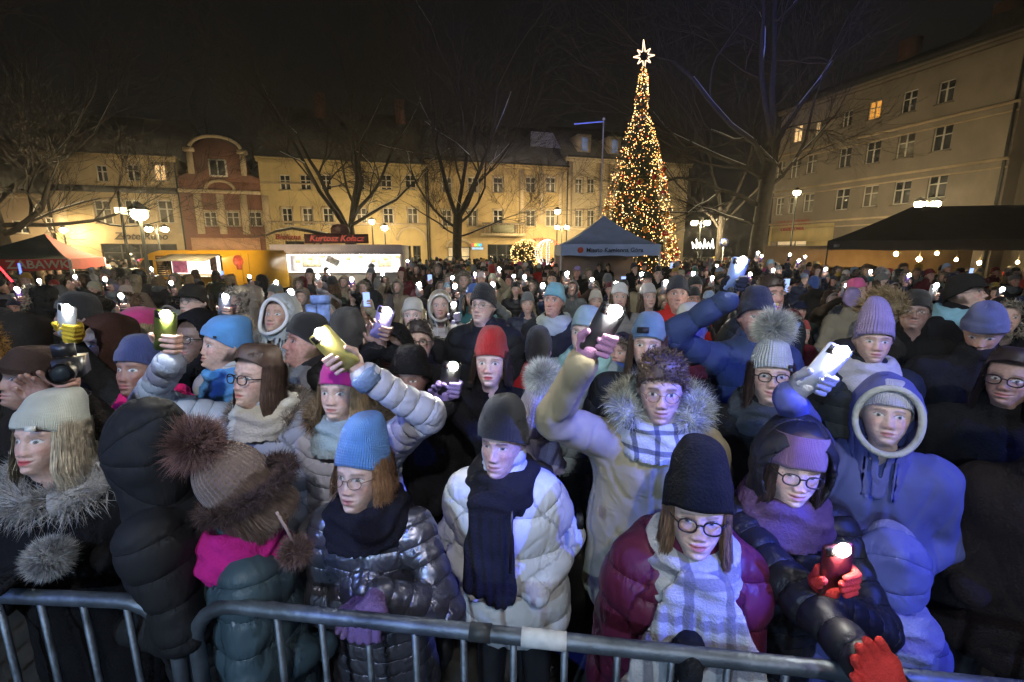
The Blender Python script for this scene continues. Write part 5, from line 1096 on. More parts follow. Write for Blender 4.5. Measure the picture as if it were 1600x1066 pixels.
        if kd == 'hang':
            for sx, L in ((-1.9, .36 * s), (-.5, .42 * s)): D = smin(D, seg(P, tors(zn) + [sx * .03, -.135, -.03], tors(zn - L) + [sx * .05, -.18 * b, 0], .052, .060, (1., .36, 1)), .03)
        if kd == 'drape':
            for (x0, x1, L) in ((-.02, -.09, .36), (.02, .10, .30)): D = smin(D, seg(P, tors(zn) + [x0, -.13, -.02], tors(zn - L * s) + [x1, -.19 * b, 0], .060, .098, (1., .30, 1)), .02)
        v, q2 = nets(D, lo, h); nn = normals(v, q2); vv = v - tors(zn); an = np.arctan2(vv[:, 0], -vv[:, 1]); v = v + nn * (.0045 * np.sin(vv[:, 2] * 120 * (vv[:, 2] > -.06) + 2.5 * np.sin(an * 3) + vv[:, 0] * 170 * (vv[:, 2] < -.06) + 3 * wob(v, 9, seed)) + .004 * wob(v, 30, seed))[:, None]
        link('scarf', mesh_np('scarf', v @ Rb.T, q2, None, [sm]), root, scx)
    # --- hood worn up
    if hood is not None and hood[0] == 'up':
        ho = hood[3] if len(hood) > 3 else {}; kk = ho.get('k', 1.) * .94; P, lo, h = grid((-.19, -.19, -.40), (.19, .22, .25), max(vox * .8, .009)); op = ho.get('open', .088)
        E = lambda rx, ry, rz, c: (np.sqrt((((P - np.array(c, np.float32)) / np.array([rx, ry, rz], np.float32)) ** 2).sum(-1)) - 1) * min(rx, ry, rz)
        out = smin(E(.122 * kk, .132 * kk, .163 * kk, (0, .012, .008)), seg(P, (0, .03, -.05), (0, .05, -.31), .098 * kk, .112 * kk), .05); out = smin(out, seg(P, (0, .06, .09), (0, .10, .12), .06 * kk, .03 * kk), .06); inn = np.minimum(E(.104 * kk, .114 * kk, .145 * kk, (0, .008, .005)), seg(P, (0, .02, -.05), (0, .035, -.46), .080 * kk, .092 * kk)); cut = seg(P, (0, -.05, -.015), (0, -.30, -.02), op, op + .03, (1, 1, 1.28))
        D = np.maximum(np.maximum(out, -inn), -cut); v, q2 = nets(D, lo, h); nn = normals(v, q2); an = np.arctan2(v[:, 2] - .0, v[:, 1] + .02)
        if ck in ('puffer', 'metal', 'matt'): v = v + nn * ((.007 * (np.abs(np.sin(an * 4.2)) ** .5 - .75)) + .005 * wob(v, 20, seed) + .003 * wob(v, 48, seed))[:, None]
        else: v = v + nn * (.005 * wob(v, 24, seed))[:, None]
        link('hood', mesh_np('hood', H2W(v), q2, None, [COATM[ck]], q=an * 4.2 / PI), root, hood[1])
        if len(hood) > 2 and hood[2] is not None:
            t = np.linspace(0, 2 * PI, 40); ring = np.stack([(op + .006) * np.cos(t), -.088 - .012 * np.abs(np.sin(t)) + .03 * np.cos(t) ** 2, -.016 + (op + .004) * 1.28 * np.sin(t)], -1)
            if ho.get('rim') == 'fur': v1, t1 = fur_path(H2W(ring), .012, (6000, 3000, 800)[lod], .034, seed, .0009 if lod < 2 else .0026); tri_obj('fur_trim', v1, t1, M_fur, root, hood[2])
            else: m = MB(); m.tube(H2W(ring[:-1]), .011, 8, closed=True); m.build('hood_lining', M_wool, root, smooth=True, color=hood[2])
    if fur is not None:
        fc, fr = fur[0], fur[1]; t = np.linspace(-2.5, 2.5, 36) if len(fur) < 3 else np.linspace(fur[2][0], fur[2][1], 36); zc = zn + (fur[3] if len(fur) > 3 else .02)
        path = np.stack([.128 * np.sin(t), .115 * np.cos(t) * 1.0 + .015, zc + .035 * np.cos(t)], -1); path = (path + tors(zn) * [1, 1, 0]) @ Rb.T; m = MB(); m.tube(path, fr * .62, 8); v1, t1 = fur_path(path, fr * .55, (11000, 6000, 1500)[lod], fr * .8, seed, .0009 if lod < 2 else .0026); nb_ = sum(len(x) for x in m.v)
        link('fur_collar', mesh_np('fur_collar', np.concatenate(m.v + [v1]), np.concatenate(m.q), np.concatenate([m.t[0], t1 + nb_]), [M_fur], smooth=False), root, fc)
    root['zh'] = float(zh); CROWD.append((W[0], W[1], zh)); return root
CROWD = []
_ra, _rb = at(300, 940, Yz(940, RAILZ)), at(1400, 1058, Yz(1058, RAILZ)); _sl = (_rb[1] - _ra[1]) / (_rb[0] - _ra[0])
# ------------------------------------------------------------------ crowd barrier
galv = mat('galvanised_steel', (.14, .165, .20), .5, metal=.7, var=.55, vscale=9, bump=.3, bscale=40)
def barrier(label, X0, X1, Yf, top=RAILZ, round_l=True, round_r=True, bars=None, wrapx=None):
    r = empty('crowd_barrier', (X0, Yf(X0), 0)); tag(r, label, 'barrier', 'crowd control barriers'); o = np.array([X0, Yf(X0), 0.]); rc = .14; pts = []
    P = lambda x, z: np.array([x, Yf(x), z]) - o
    pts.append(P(X0, .12))
    pts += [P(X0 + rc * (1 - math.cos(a)), top - rc + rc * math.sin(a)) for a in np.linspace(0, PI / 2, 7)]
    pts += [P(X1 - rc * (1 - math.cos(a)), top - rc + rc * math.sin(a)) for a in np.linspace(PI / 2, 0, 7)]
    pts.append(P(X1, .12)); m = MB(); m.tube(pts, .0205, 12); m.build('frame', galv, r, smooth=True)
    m = MB(); m.tube([P(X0, .16), P(X1, .16)], .018, 8); m.build('bottom_rail', galv, r, smooth=True)
    n = bars or int((X1 - X0) / .125)
    for i in range(1, n):
        x = X0 + (X1 - X0) * i / n; m = MB(); m.tube([P(x, .16), P(x, top - .005)], .0095, 8); m.build('bar', galv, r, smooth=True)
    for x in (X0 + .25, X1 - .25): m = MB(); m.box(P(x, 0) - [.02, .28, 0], P(x, 0) + [.02, .28, .03]); m.build('foot', galv, r)
    if wrapx: 
        for (xa, xb, c) in wrapx: m = MB(); m.tube([P(xa, top), P(xb, top)], .0225, 14); m.build('tape_wrap', mat('tape_' + c, {'white': (.7, .72, .75), 'dark': (.05, .055, .06)}[c], .5, var=.2, vscale=30), r, smooth=True)
    return r
rail = lambda px, py: at(px, py, Yz(py, RAILZ))
ra, rbb = rail(300, 940), rail(1400, 1058); sl = (rbb[1] - ra[1]) / (rbb[0] - ra[0]); Yf = lambda x: ra[1] + sl * (x - ra[0])
xw = lambda px: (lambda k: k * (ra[1] - sl * ra[0]) / (1 - sl * k))((px - 800) / FPX / .80)
la, lb = rail(10, 931), rail(250, 941); x1_ = rail(292, 945)[0]; x2_ = rail(262, 945)[0]
barrier('steel crowd barrier with white tape in front of the white jacket man', x1_, x1_ + 2.45, Yf, wrapx=[(rail(735, 983)[0], rail(768, 986)[0], 'dark'), (rail(815, 992)[0], rail(885, 1001)[0], 'white')])
barrier('steel crowd barrier in front of the black fur collar coat at the left', x2_ - 2.3, x2_, lambda x: la[1] + (lb[1] - la[1]) / (lb[0] - la[0]) * (x - la[0]))

# ------------------------------------------------------------------ the people one can tell apart, front row first
BLK = (.011, .011, .013)
def add_fur(root, px, py, Y, r, n, L, col, name):
    c = at(px, py, Y) - np.array(root.location); m = MB(); m.ball(c, r * .8, 10, 8); v, t = fur_ball(c, r * .6, n * 2, L, int(px), .0010); k = sum(len(x) for x in m.v)
    link(name, mesh_np(name, np.concatenate(m.v + [v]), np.concatenate(m.q), t + k, [M_fur], smooth=False), root, col)
p = person('woman in a cream beanie with blonde hair and a pale fur collar', 80, 684, z=1.55, face=-42, nod=2, body=-10, coat=('wool', BLK), hat=('beanie', (.50, .52, .46), 'fine', dict(top=.17, slouch=.06, cuff=.05, zf=.05, off=.010, patch=((.6, .6, .55), .012, .008, .04, .05))), hair=('long', (.52, .44, .32), .20, .75), fur=((.42, .40, .38), .075, (-3.0, 3.0), .0), lip=(.5, .05, .06), arms=[('l', 'at', dict(px=(20, 900), Y=1.12, hand='flat', glove=BLK, pitch=70)), ('r', 'at', dict(px=(120, 905), Y=1.12, hand=None, pitch=70, roll=-60))], length=.42, bulk=1.12, collar=.3)
add_fur(p, 78, 872, 1.12, .055, 2600, .03, (.36, .36, .36), 'fur_cuff')
p = person('person in a black quilted puffer with the hood up, back turned to us', 232, 700, z=1.56, face=-120, nod=10, body=-75, coat=('matt', (.018, .019, .022)), sp=.10, hood=('up', (.016, .017, .02), None, dict(k=1.04)), length=.40, bulk=1.1)
p = person('girl seen from behind in a brown fur hat with a big pompom', 388, 766, 1.22, face=165, nod=-12, tilt=24, body=120, hs=1.04, coat=('puffer', (.050, .085, .11)), sp=.095, hat=('beanie', (.17, .12, .105), 'chunky', dict(top=.175, off=.014, cuff=.0, zf=.045, zb=-.055, slouch=.0, pom=((.22, .13, .12), .075))), hair=('bob', (.12, .08, .06), .15), scarf=('wrap', (.5, .02, .22)), bulk=1.05, length=.42, skin='pale', lean=(0.05, .0))
hq = np.linspace(0, 2 * PI, 40); 
add_fur(p, 462, 862, 1.0, .030, 1100, .028, (.16, .10, .085), 'tassel')
m = MB(); o_ = np.array(p.location); m.tube([at(432, 800, 1.02) - o_, at(447, 825, 1.0) - o_, at(460, 850, 1.0) - o_], .004, 5); m.build('tassel_cord', M_wool, p, color=(.3, .22, .2))
c0 = at(385, 800, 1.1) - o_; t = np.linspace(0, 2 * PI, 40); ring = np.stack([.118 * np.cos(t), .125 * np.sin(t), .045 * np.cos(t - .4) + 0 * t], -1) + [0, 0, p['zh'] + .012]; v1, t1 = fur_path(ring, .016, 8000, .03, 5, .0009); tri_obj('fur_brim', v1, t1, M_fur, p, (.085, .055, .05))
p = person('woman in a shiny dark silver puffer with a sky blue beanie and round glasses', 568, 737, 1.25, face=-32, nod=6, body=-14, coat=('metal', (.20, .20, .25)), sp=.062, hat=('beanie', (.10, .27, .66), 'knit', dict(top=.20, slouch=.035, cuff=.05, zf=.050)), glasses='wire', hair=('bob', (.26, .14, .07), .10), collar=1.5, scarf=('wrap', (.015, .015, .025)), eyes=.7, length=.38, skin='pale',
           arms=[('r', 'at', dict(px=(577, 972), Y=1.06, hand='bar', glove=(.17, .11, .26), pitch=82, roll=0)), ('l', 'at', dict(px=(556, 960), Y=1.14, hand='flat', glove=(.17, .11, .26), pitch=80, roll=12))])
p = person('man in a white puffer jacket with a black beanie and long dark scarf', 786, 690, 1.42, face=-24, nod=10, body=-6, male=True, skin='fair', coat=('puffer', (.66, .67, .69)), sp=.17, bulk=1.18, collar=1.3, hat=('beanie', (.010, .010, .011), 'fine', dict(top=.18, off=.019, cuff=.03, zf=.046, slouch=.02)), hair=('short', (.05, .035, .03), .012), scarf=('hang', (.020, .019, .019)), lean=(.04, .10), eyes=.45, length=.47)
m = MB(); a_, b_ = at(800, 800, 1.14) - np.array(p.location), at(797, 895, 1.14) - np.array(p.location); m.tube([a_, b_], .0045, 6); m.build('zip', M_frame, p)
m = MB(); c_ = at(904, 815, 1.30) - np.array(p.location); m.box(c_ - [.004, .012, .02], c_ + [.014, .016, .02]); m.build('sleeve_patch', mat('patch_black', (.02, .02, .02), .6, var=.4, vscale=80), p)
p = person('woman in a burgundy puffer with a tall black hat, glasses and plaid scarf', 1088, 797, 1.06, face=4, nod=8, coat=('puffer', (.105, .014, .042)), sp=.13, bulk=1.32, hat=('beanie', (.012, .013, .016), 'fleece', dict(top=.215, off=.017, cuff=.06, zf=.046, e=.5, slouch=.02)), glasses='dark', hair=('long', (.24, .14, .08), .24, .8), scarf=('drape', (.4, .4, .42), M_plaid), hood=('down',), lean=(0, .10), skin='pale', eyes=.75, lip=(.5, .12, .12),
           arms=[('r', 'at', dict(px=(1075, 1035), Y=.94, hand='mitten', glove=(.012, .014, .02), pitch=60, roll=-75)), ('l', 'at', dict(px=(1120, 1020), Y=1.0, hand=None, pitch=60, roll=80))])
p = person('woman in a black hood with a mauve headband and glasses looking down', 1238, 728, 1.22, face=14, nod=14, tilt=4, body=8, coat=('puffer', (.014, .014, .018)), sp=.06, headband=(.20, .10, .22), glasses='dark', hood=('up', (.016, .016, .02), None, dict(k=1.06, open=.094)), hair=('long', (.05, .03, .025), .26, .7), eyes=.3, smile=.6, skin='pale', scarf=('wrap', (.12, .07, .15)),
           arms=[('r', 'at', dict(px=(1320, 863), Y=.98, phone=(.10, .012, .015), glove=(.78, .06, .05), roll=-6, pitch=6, plabel='dark red phone with its light on held in red gloves', str=260)), ('l', 'at', dict(px=(1368, 1038), Y=.80, hand='flat', glove=(.78, .06, .05), roll=-35, pitch=-14, hint=(.2, .2, -1)))])
p = person('small child in a periwinkle hood low at the right, seen from behind', 1386, 885, 1.16, face=150, nod=6, body=140, hs=.95, coat=('matt', (.10, .115, .36)), sp=.09, hood=('up', (.12, .14, .44), None, dict(k=.96)), scarf=('wrap', (.25, .26, .5)), hat=('beanie', (.2, .22, .6), 'knit', {}), length=.4, bulk=.95)
p = person('girl in a blue hooded coat and white knit hat raising a bright phone', 1384, 648, 1.42, face=2, nod=2, body=-12, hs=.94, coat=('matt', (.10, .115, .32)), sp=0, bulk=1.0, hat=('beanie', (.55, .53, .62), 'knit', dict(top=.15, cuff=.03, zf=.045)), hood=('up', (.11, .12, .33), (.50, .50, .44), dict(k=1.02, open=.096)), skin='pale', lip=(.5, .2, .2),
           arms=[('l', 'at', dict(px=(1318, 552), Y=1.22, phone=(.72, .73, .78), glove=(.28, .29, .36), roll=24, pitch=14, str=450))])
p = person('woman with dark bobbed hair and glasses in a black coat at the right edge', 1580, 595, 1.72, face=-18, nod=4, coat=('wool', (.012, .012, .013)), hair=('bob', (.03, .02, .018), .17, .95), glasses='dark', skin=(.40, .25, .2), bulk=1.15)  # dim-lit face: the shade is put into the skin colour
p = person('person in a brown black coat cut off by the right edge of the picture', 1665, 690, 1.28, face=-30, coat=('wool', (.022, .017, .016)), hair=('short', (.03, .02, .02)), male=True, bulk=1.12)
# second row
p = person('long haired woman in glasses and a cream roll neck raising a phone', 404, 590, 1.72, face=-48, nod=2, body=-22, coat=('puffer', (.40, .45, .56)), sp=.055, hair=('long', (.095, .06, .045), .34, .95), glasses='dark', fur=((.24, .20, .17), .05, (-2.2, 2.2), .0), scarf=('wrap', (.62, .60, .54), M_wool), collar=.8, lip=(.5, .15, .14),
           arms=[('l', 'at', dict(px=(257, 493), Y=1.52, phone=(.08, .10, .02), roll=14, pitch=6, hint=(-.3, .5, -.9), cuff=(.4, .45, .55), str=350))])
p = person('woman in a magenta beanie and pale blue scarf raising a gold phone', 535, 612, 1.66, face=-26, nod=4, body=-20, coat=('puffer', (.50, .50, .60)), sp=.055, hat=('beanie', (.72, .02, .36), 'fine', dict(top=.17, slouch=.03)), hair=('long', (.36, .25, .14), .2, .8), scarf=('wrap', (.36, .46, .56)), fur=((.26, .18, .11), .055, (-2.3, 2.3), .06), skin='pale',
           arms=[('r', 'at', dict(px=(500, 522), Y=1.36, phone=(.5, .42, .12), roll=-38, pitch=6, mirror=True, hint=(.9, .3, -.3), cuff=(.2, .28, .45), str=350))])
p = person('woman in a red beanie with red lips and a black coat', 768, 567, 2.02, face=-10, nod=4, coat=('wool', BLK), hat=('beanie', (.42, .012, .016), 'knit', dict(top=.185, cuff=.03)), hair=('bob', (.04, .025, .02), .12), lip=(.5, .04, .05), skin='pale', lean=(.05, .1),
           arms=[('l', 'at', dict(px=(708, 573), Y=1.72, phone=(.02, .02, .02), glove=(.32, .24, .52), roll=12, pitch=8, str=300)), ('r', 'at', dict(px=(690, 612), Y=1.78, hand='flat', glove=(.32, .24, .52), roll=-20, pitch=30))])
p = person('child seen from behind in a grey striped hat with a white pompom', 840, 645, 1.74, face=170, nod=-8, tilt=-8, hs=.96, coat=('matt', (.03, .03, .04)), hat=('beanie', (.34, .33, .44), 'chunky', dict(top=.165, pom=((.66, .68, .66), .062), zb=-.06, cuff=.04)), scarf=('wrap', (.22, .2, .3)), bulk=.95)
p = person('bespectacled man in a beige parka with a pale fur hood', 1032, 610, 1.42, face=2, nod=10, body=-6, male=True, coat=('matt', (.34, .29, .19)), sp=0, bulk=1.05, hair=('short', (.10, .065, .045), .024), glasses='wire', fur=((.44, .45, .38), .06, (-2.4, 2.4), .09), scarf=('wrap', (.4, .4, .5), M_check), hood=('down',), skin='fair', beard=.25,
           arms=[('l', 'at', dict(px=(962, 488), Y=1.22, phone=(.03, .03, .035), glove=(.50, .25, .42), roll=24, pitch=10, hint=(-.6, .3, -.8), str=550))])
p = person('woman in glasses and a white knit hat with a fluffy pompom', 1203, 588, 1.76, face=4, nod=2, coat=('wool', (.014, .016, .02)), hat=('beanie', (.52, .55, .56), 'chunky', dict(top=.165, cuff=.04, pom=((.55, .55, .46), .07), patch=((.03, .03, .03), .009, .006, .06, .05))), glasses='dark', hair=('long', (.06, .035, .03), .25), scarf=('wrap', (.05, .06, .075)), skin='fair')
p = person('girl in a tall lilac knit hat with a cream collar', 1364, 533, 2.12, face=8, nod=8, coat=('matt', (.02, .025, .03)), hat=('beanie', (.34, .26, .46), 'chunky', dict(top=.235, slouch=.07, cuff=.05, e=.75)), scarf=('wrap', (.5, .48, .52)), skin='fair', hs=.97)
p = person('fair haired bare headed boy behind the lilac hat', 1373, 490, 2.65, face=60, nod=28, coat=('wool', (.03, .03, .03)), hair=('short', (.36, .26, .14), .055), male=True)
p = person('man in a navy football beanie and blue jacket holding a phone high', 1180, 497, 2.25, face=14, nod=2, male=True, beard=.55, coat=('matt', (.04, .06, .13)), sp=.12, hat=('beanie', (.018, .024, .06), 'fine', dict(top=.175, off=.012, zf=.04, cuff=.045)), bulk=1.1, browc=(.2, .15, .12), skin='ruddy',
           arms=[('l', 'at', dict(px=(1161, 408), Y=2.02, phone=(.25, .34, .6), glove=(.03, .032, .04), roll=8, pitch=8, cuff=(.05, .07, .14), str=350))])
bd = empty('hat_badge', (0, 0, 0)); bd.parent = p
for nm, (x0, x1, z0, z1), c in (('badge_field', (-.014, .0, -.016, .004), (.03, .06, .35)), ('badge_field', (.0, .014, -.016, .004), (.45, .03, .06)), ('badge_field', (-.014, -.001, .005, .017), (.6, .55, .5)), ('badge_field', (.001, .014, .005, .017), (.65, .45, .05))):
    m = MB(); m.box((x0, -.002, z0), (x1, .002, z1)); q = m.build(nm, mat('badge', objcol=True, rough=.6, var=0), p, color=c); q.matrix_local = Matrix.Translation((.030, -.118, p['zh'] + .070)) @ Matrix.Rotation(.25, 4, 'Z') @ Matrix.Rotation(-.2, 4, 'X')
bpy.data.objects.remove(bd)
p = person('smiling woman in a cream hat with dark leaf print', 1080, 517, 2.32, face=4, nod=0, tilt=-6, coat=('wool', (.02, .018, .018)), hat=('beanie', (.60, .59, .50), 'fine', dict(top=.16, cuff=.0, zf=.046, puff=.05, patch=((.03, .03, .03), .022, .016, .02, .09))), smile=1., hood=('down',), scarf=('wrap', (.09, .02, .025)), skin='pale', lip=(.5, .12, .12))
p = person('girl in a denim blue beanie with a dark label', 1012, 541, 2.05, face=-6, nod=2, coat=('matt', (.02, .022, .03)), hat=('beanie', (.13, .24, .40), 'fine', dict(top=.175, slouch=.05, patch=((.015, .015, .02), .026, .013, -.02, .075))), hair=('long', (.12, .07, .05), .22), skin='fair')
p = person('woman in a pale blue hat and teal scarf behind the raised pink glove', 916, 522, 2.3, face=-22, nod=2, coat=('matt', (.25, .3, .33)), hat=('beanie', (.32, .46, .50), 'fine', dict(top=.16)), scarf=('wrap', (.3, .5, .5)), skin='pale')
p = person('man in a dark beanie and bright red jacket', 1058, 462, 3.3, face=4, male=True, coat=('matt', (.48, .025, .02)), sp=.12, hat=('beanie', (.035, .035, .05), 'fine', {}), bulk=1.15, skin='ruddy')
p = person('bareheaded bearded man in a dark jacket with a pale blue chest patch', 1203, 463, 2.85, face=32, male=True, beard=.75, coat=('matt', (.018, .026, .032)), sp=.14, hair=('short', (.05, .033, .025), .014), skin='ruddy', browc=(.07, .045, .035), bulk=1.1)
m = MB(); c_ = at(1237, 520, 2.66) - np.array(p.location); m.prism([(-.05, .06), (.05, .06), (.0, -.08)], .012); q = m.build('chest_patch', mat('patch_blue', (.2, .32, .4), .6), p); q.location = c_
p = person('man in a light blue beanie and dark coat left of the blue tent', 866, 472, 3.35, face=-22, coat=('wool', (.025, .028, .032)), hat=('beanie', (.22, .50, .62), 'fine', dict(zf=.04)), scarf=('wrap', (.4, .45, .42)), skin='ruddy', male=True, bulk=1.1)
p = person('man in a black beanie and glasses with a dark hooded jacket', 755, 480, 2.85, face=-24, male=True, coat=('matt', (.016, .018, .022)), sp=.1, hat=('beanie', (.012, .012, .016), 'fine', dict(top=.165, off=.012)), glasses='wire', hood=('down',), skin='pale', bulk=1.15)
p = person('blonde woman in a white headband hat and black jacket', 646, 496, 3.05, face=-6, coat=('matt', BLK), hat=('beanie', (.6, .57, .5), 'fine', dict(top=.145, cuff=.02)), hair=('long', (.5, .4, .25), .22), scarf=('wrap', (.45, .42, .4)), skin='pale')
p = person('woman in a white hood with long cream hair beside a bright phone light', 688, 480, 3.75, face=0, coat=('puffer', (.42, .40, .40)), sp=.06, hood=('up', (.55, .53, .47), (.55, .53, .47)), hair=('long', (.45, .38, .28), .3), arms=[('r', 'at', dict(px=(709, 476), Y=3.4, phone=(.03, .03, .03), glove=(.4, .36, .5), pitch=8, str=450))], skin='fair')
p = person('bespectacled face peering over a dark shoulder left of the red beanie', 655, 536, 2.6, face=-4, coat=('wool', BLK), glasses='dark', skin='pale', hair=('short', (.05, .04, .035), .01), male=True)
p = person('person in a fuzzy black hat with a shadowed face below the peering face', 642, 592, 1.98, face=-14, nod=8, coat=('wool', BLK), hat=('beanie', BLK, 'fleece', dict(top=.17, off=.02)), skin=(.30, .17, .14), eyes=.4)  # shadow on the face is painted as a darker skin colour
p = person('person in a black hat and red jacket with the back turned', 842, 548, 2.65, face=160, coat=('matt', (.5, .02, .03)), hat=('beanie', (.012, .012, .016), 'fine', dict(top=.165)), bulk=1.1)
p = person('woman in profile in a bright blue beanie and matching scarf', 352, 541, 2.0, face=-72, nod=2, coat=('puffer', (.46, .47, .48)), sp=.08, hat=('beanie', (.11, .36, .80), 'fine', dict(top=.155, slouch=.05, zf=.052, off=.011, patch=((.02, .02, .02), .005, .005, .075, .05))), scarf=('wrap', (.12, .36, .78)), fur=((.3, .26, .2), .05, (-1.2, 1.2), .05), skin='fair', old=1)
p = person('blonde woman in profile in a pink beanie', 212, 520, 2.36, face=-70, coat=('wool', (.015, .015, .02)), hat=('beanie', (.60, .05, .22), 'fine', dict(top=.15, slouch=.05)), hair=('long', (.5, .42, .25), .18), skin='pale')
p = person('person in a dark brown hood looking left', 164, 542, 2.1, face=-58, coat=('wool', (.045, .022, .016)), hood=('up', (.05, .024, .017), None, dict(k=1.08)), skin='tan', male=True)
p = person('person in a black hood with a glinting lens', 306, 532, 2.25, face=-36, coat=('wool', BLK), hood=('up', BLK, None, dict(k=1.1)), glasses='dark', skin=(.24, .16, .13))
p = person('woman in a blue hat with a hot pink neck warmer', 222, 578, 1.78, face=-40, nod=2, coat=('puffer', BLK), sp=.07, hat=('beanie', (.05, .07, .22), 'fine', {}), scarf=('wrap', (.85, .03, .22)), skin=(.36, .2, .15))  # darkened skin colour carries the shade of a dimly lit face
p = person('man in a brown flat cap behind the video camera at the left', 52, 592, 1.72, face=-62, male=True, coat=('wool', (.022, .018, .015)), hat=('beanie', (.05, .032, .025), 'fleece', dict(top=.14, wide=1.1, peak=1, name='flat_cap')), skin=(.36, .22, .17),
           arms=[('r', 'at', dict(px=(88, 590), Y=1.42, hand='grip', pitch=6, cuff=(.35, .45, .6))), ('l', 'at', dict(px=(60, 610), Y=1.45, hand='flat', pitch=10))])
p = person('woman in a pale grey fur lined hood looking up', 438, 497, 2.6, face=-30, nod=-10, coat=('puffer', (.30, .33, .35)), sp=.08, hood=('up', (.42, .45, .46), (.7, .7, .7), dict(open=.08)), fur=((.33, .35, .36), .075, (-2.6, 2.6), .02), skin='tan')
p = person('man in a dark peaked cap and glasses looking left', 303, 474, 3.15, face=-42, male=True, coat=('matt', (.016, .017, .018)), hat=('beanie', (.03, .028, .025), 'fleece', dict(top=.145, peak=1, name='peaked_cap')), glasses='wire', skin='pale', arms=[('r', 'at', dict(px=(351, 464), Y=2.9, phone=(.3, .32, .42), roll=16, plabel='lit phone beside the peaked cap man', str=250))])
p = person('person in a beige hooded coat in profile behind the blue beanie', 381, 478, 3.1, face=-58, coat=('matt', (.24, .20, .16)), sp=.1, hood=('up', (.20, .165, .135), (.3, .26, .22), dict(rim='fur')), hair=('long', (.4, .32, .22), .2), skin='pale')
p = person('man in profile in a black cap with a white tick', 122, 498, 2.35, face=-80, male=True, coat=('matt', BLK), hat=('beanie', (.012, .012, .013), 'fine', dict(top=.15, peak=1, name='sports_cap', patch=((.6, .6, .6), .014, .004, .07, .06))), skin=(.36, .24, .22))
p = person('person seen from behind in a black beanie with grey print', 546, 530, 2.05, face=172, coat=('matt', (.012, .012, .013)), hat=('beanie', (.010, .010, .011), 'fine', dict(top=.16)), hood=('down',))
p = person('hooded person in black lifting a lilac phone', 612, 552, 2.3, face=-10, coat=('wool', BLK), hood=('up', BLK, None, dict(k=1.1)), skin=(.3, .2, .17), arms=[('l', 'at', dict(px=(604, 487), Y=1.95, phone=(.36, .30, .62), roll=22, pitch=8, str=400, plabel='lilac phone with a bright light behind the gold phone')), ('r', 'at', dict(px=(590, 520), Y=2.0, hand='flat', roll=-10))])
p = person('man in a flat cap in profile with a light blue scarf', 1508, 458, 2.85, face=72, male=True, coat=('wool', BLK), hat=('beanie', (.025, .024, .023), 'fleece', dict(top=.13, wide=1.12, peak=1, name='flat_cap')), glasses='wire', scarf=('wrap', (.22, .42, .52)), skin='fair')
p = person('man with glasses in the shadow right of the fair haired boy', 1428, 490, 2.72, face=-4, male=True, coat=('wool', (.012, .012, .012)), hat=('beanie', (.02, .018, .018), 'fine', {}), glasses='wire', skin=(.34, .22, .19))  # the shadow over him is put into a darkened skin tone
p = person('person in a slate blue hat looking down at the right edge', 1537, 516, 2.1, face=-10, nod=26, coat=('wool', (.018, .018, .02)), hat=('beanie', (.11, .13, .26), 'fine', dict(top=.15, off=.010, cuff=.06)), skin='tan')
p = person('person in a dark furry hood at the left edge under the lit phone', 20, 540, 2.0, face=-70, coat=('wool', (.02, .02, .02)), hood=('up', (.025, .022, .02), (.4, .2, .05), dict(rim='fur')), skin='tan', arms=[('r', 'at', dict(px=(102, 483), Y=1.85, phone=(.6, .62, .6), glove=(.6, .42, .04), roll=18, str=150, plabel='small pale phone in a yellow glove'))])
# the video camera on the left
c_ = at(112, 572, 1.34); r = empty('video_camera', c_, .55); r.scale = (.62,) * 3; tag(r, 'black video camera with a flip monitor held up at the left', 'camera')
blk = mat('camera_black', (.015, .015, .017), .4, var=.2)
m = MB(); m.box((-.05, -.08, -.045), (.05, .09, .045)); m.build('body', blk, r)
m = MB(); m.tube([(0, -.08, 0), (0, -.17, 0)], .042, 16); l_ = m.build('lens_barrel', blk, r, smooth=True); m = MB(); m.tube([(0, -.171, 0), (0, -.176, 0)], .034, 16); m.build('front_glass', glass_dark, l_); m = MB(); m.tube([(0, -.14, 0), (0, -.185, 0)], .05, 16, cap=False); m.build('lens_hood', blk, l_)
m = MB(); m.box((-.055, -.03, .055), (.03, -.01, .115)); m.build('monitor', blk, r); m = MB(); m.tube([(0, .02, .045), (0, .02, .06)], .008, 6); m.build('mount', blk, r)
# a printed bag held up
c_ = at(495, 482, 2.5); r = empty('printed_bag', c_, .15); tag(r, 'blue and white printed gift bag held up above the crowd', 'bag')
bm_ = mat('bag_print', (.22, .32, .62), .6, var=.9, vscale=14); m = MB(); m.prism([(-.055, -.09), (-.015, -.09), (-.005, .02), (-.06, .02)], .05); m.build('side_pouch', bm_, r)
m = MB(); m.prism([(.0, -.09), (.06, -.09), (.065, .02), (.002, .02)], .05); m.build('main_pouch', bm_, r); m = MB(); m.prism([(-.03, .024), (.068, .024), (.068, .07), (-.03, .07)], .05); m.build('top_flap', bm_, r)
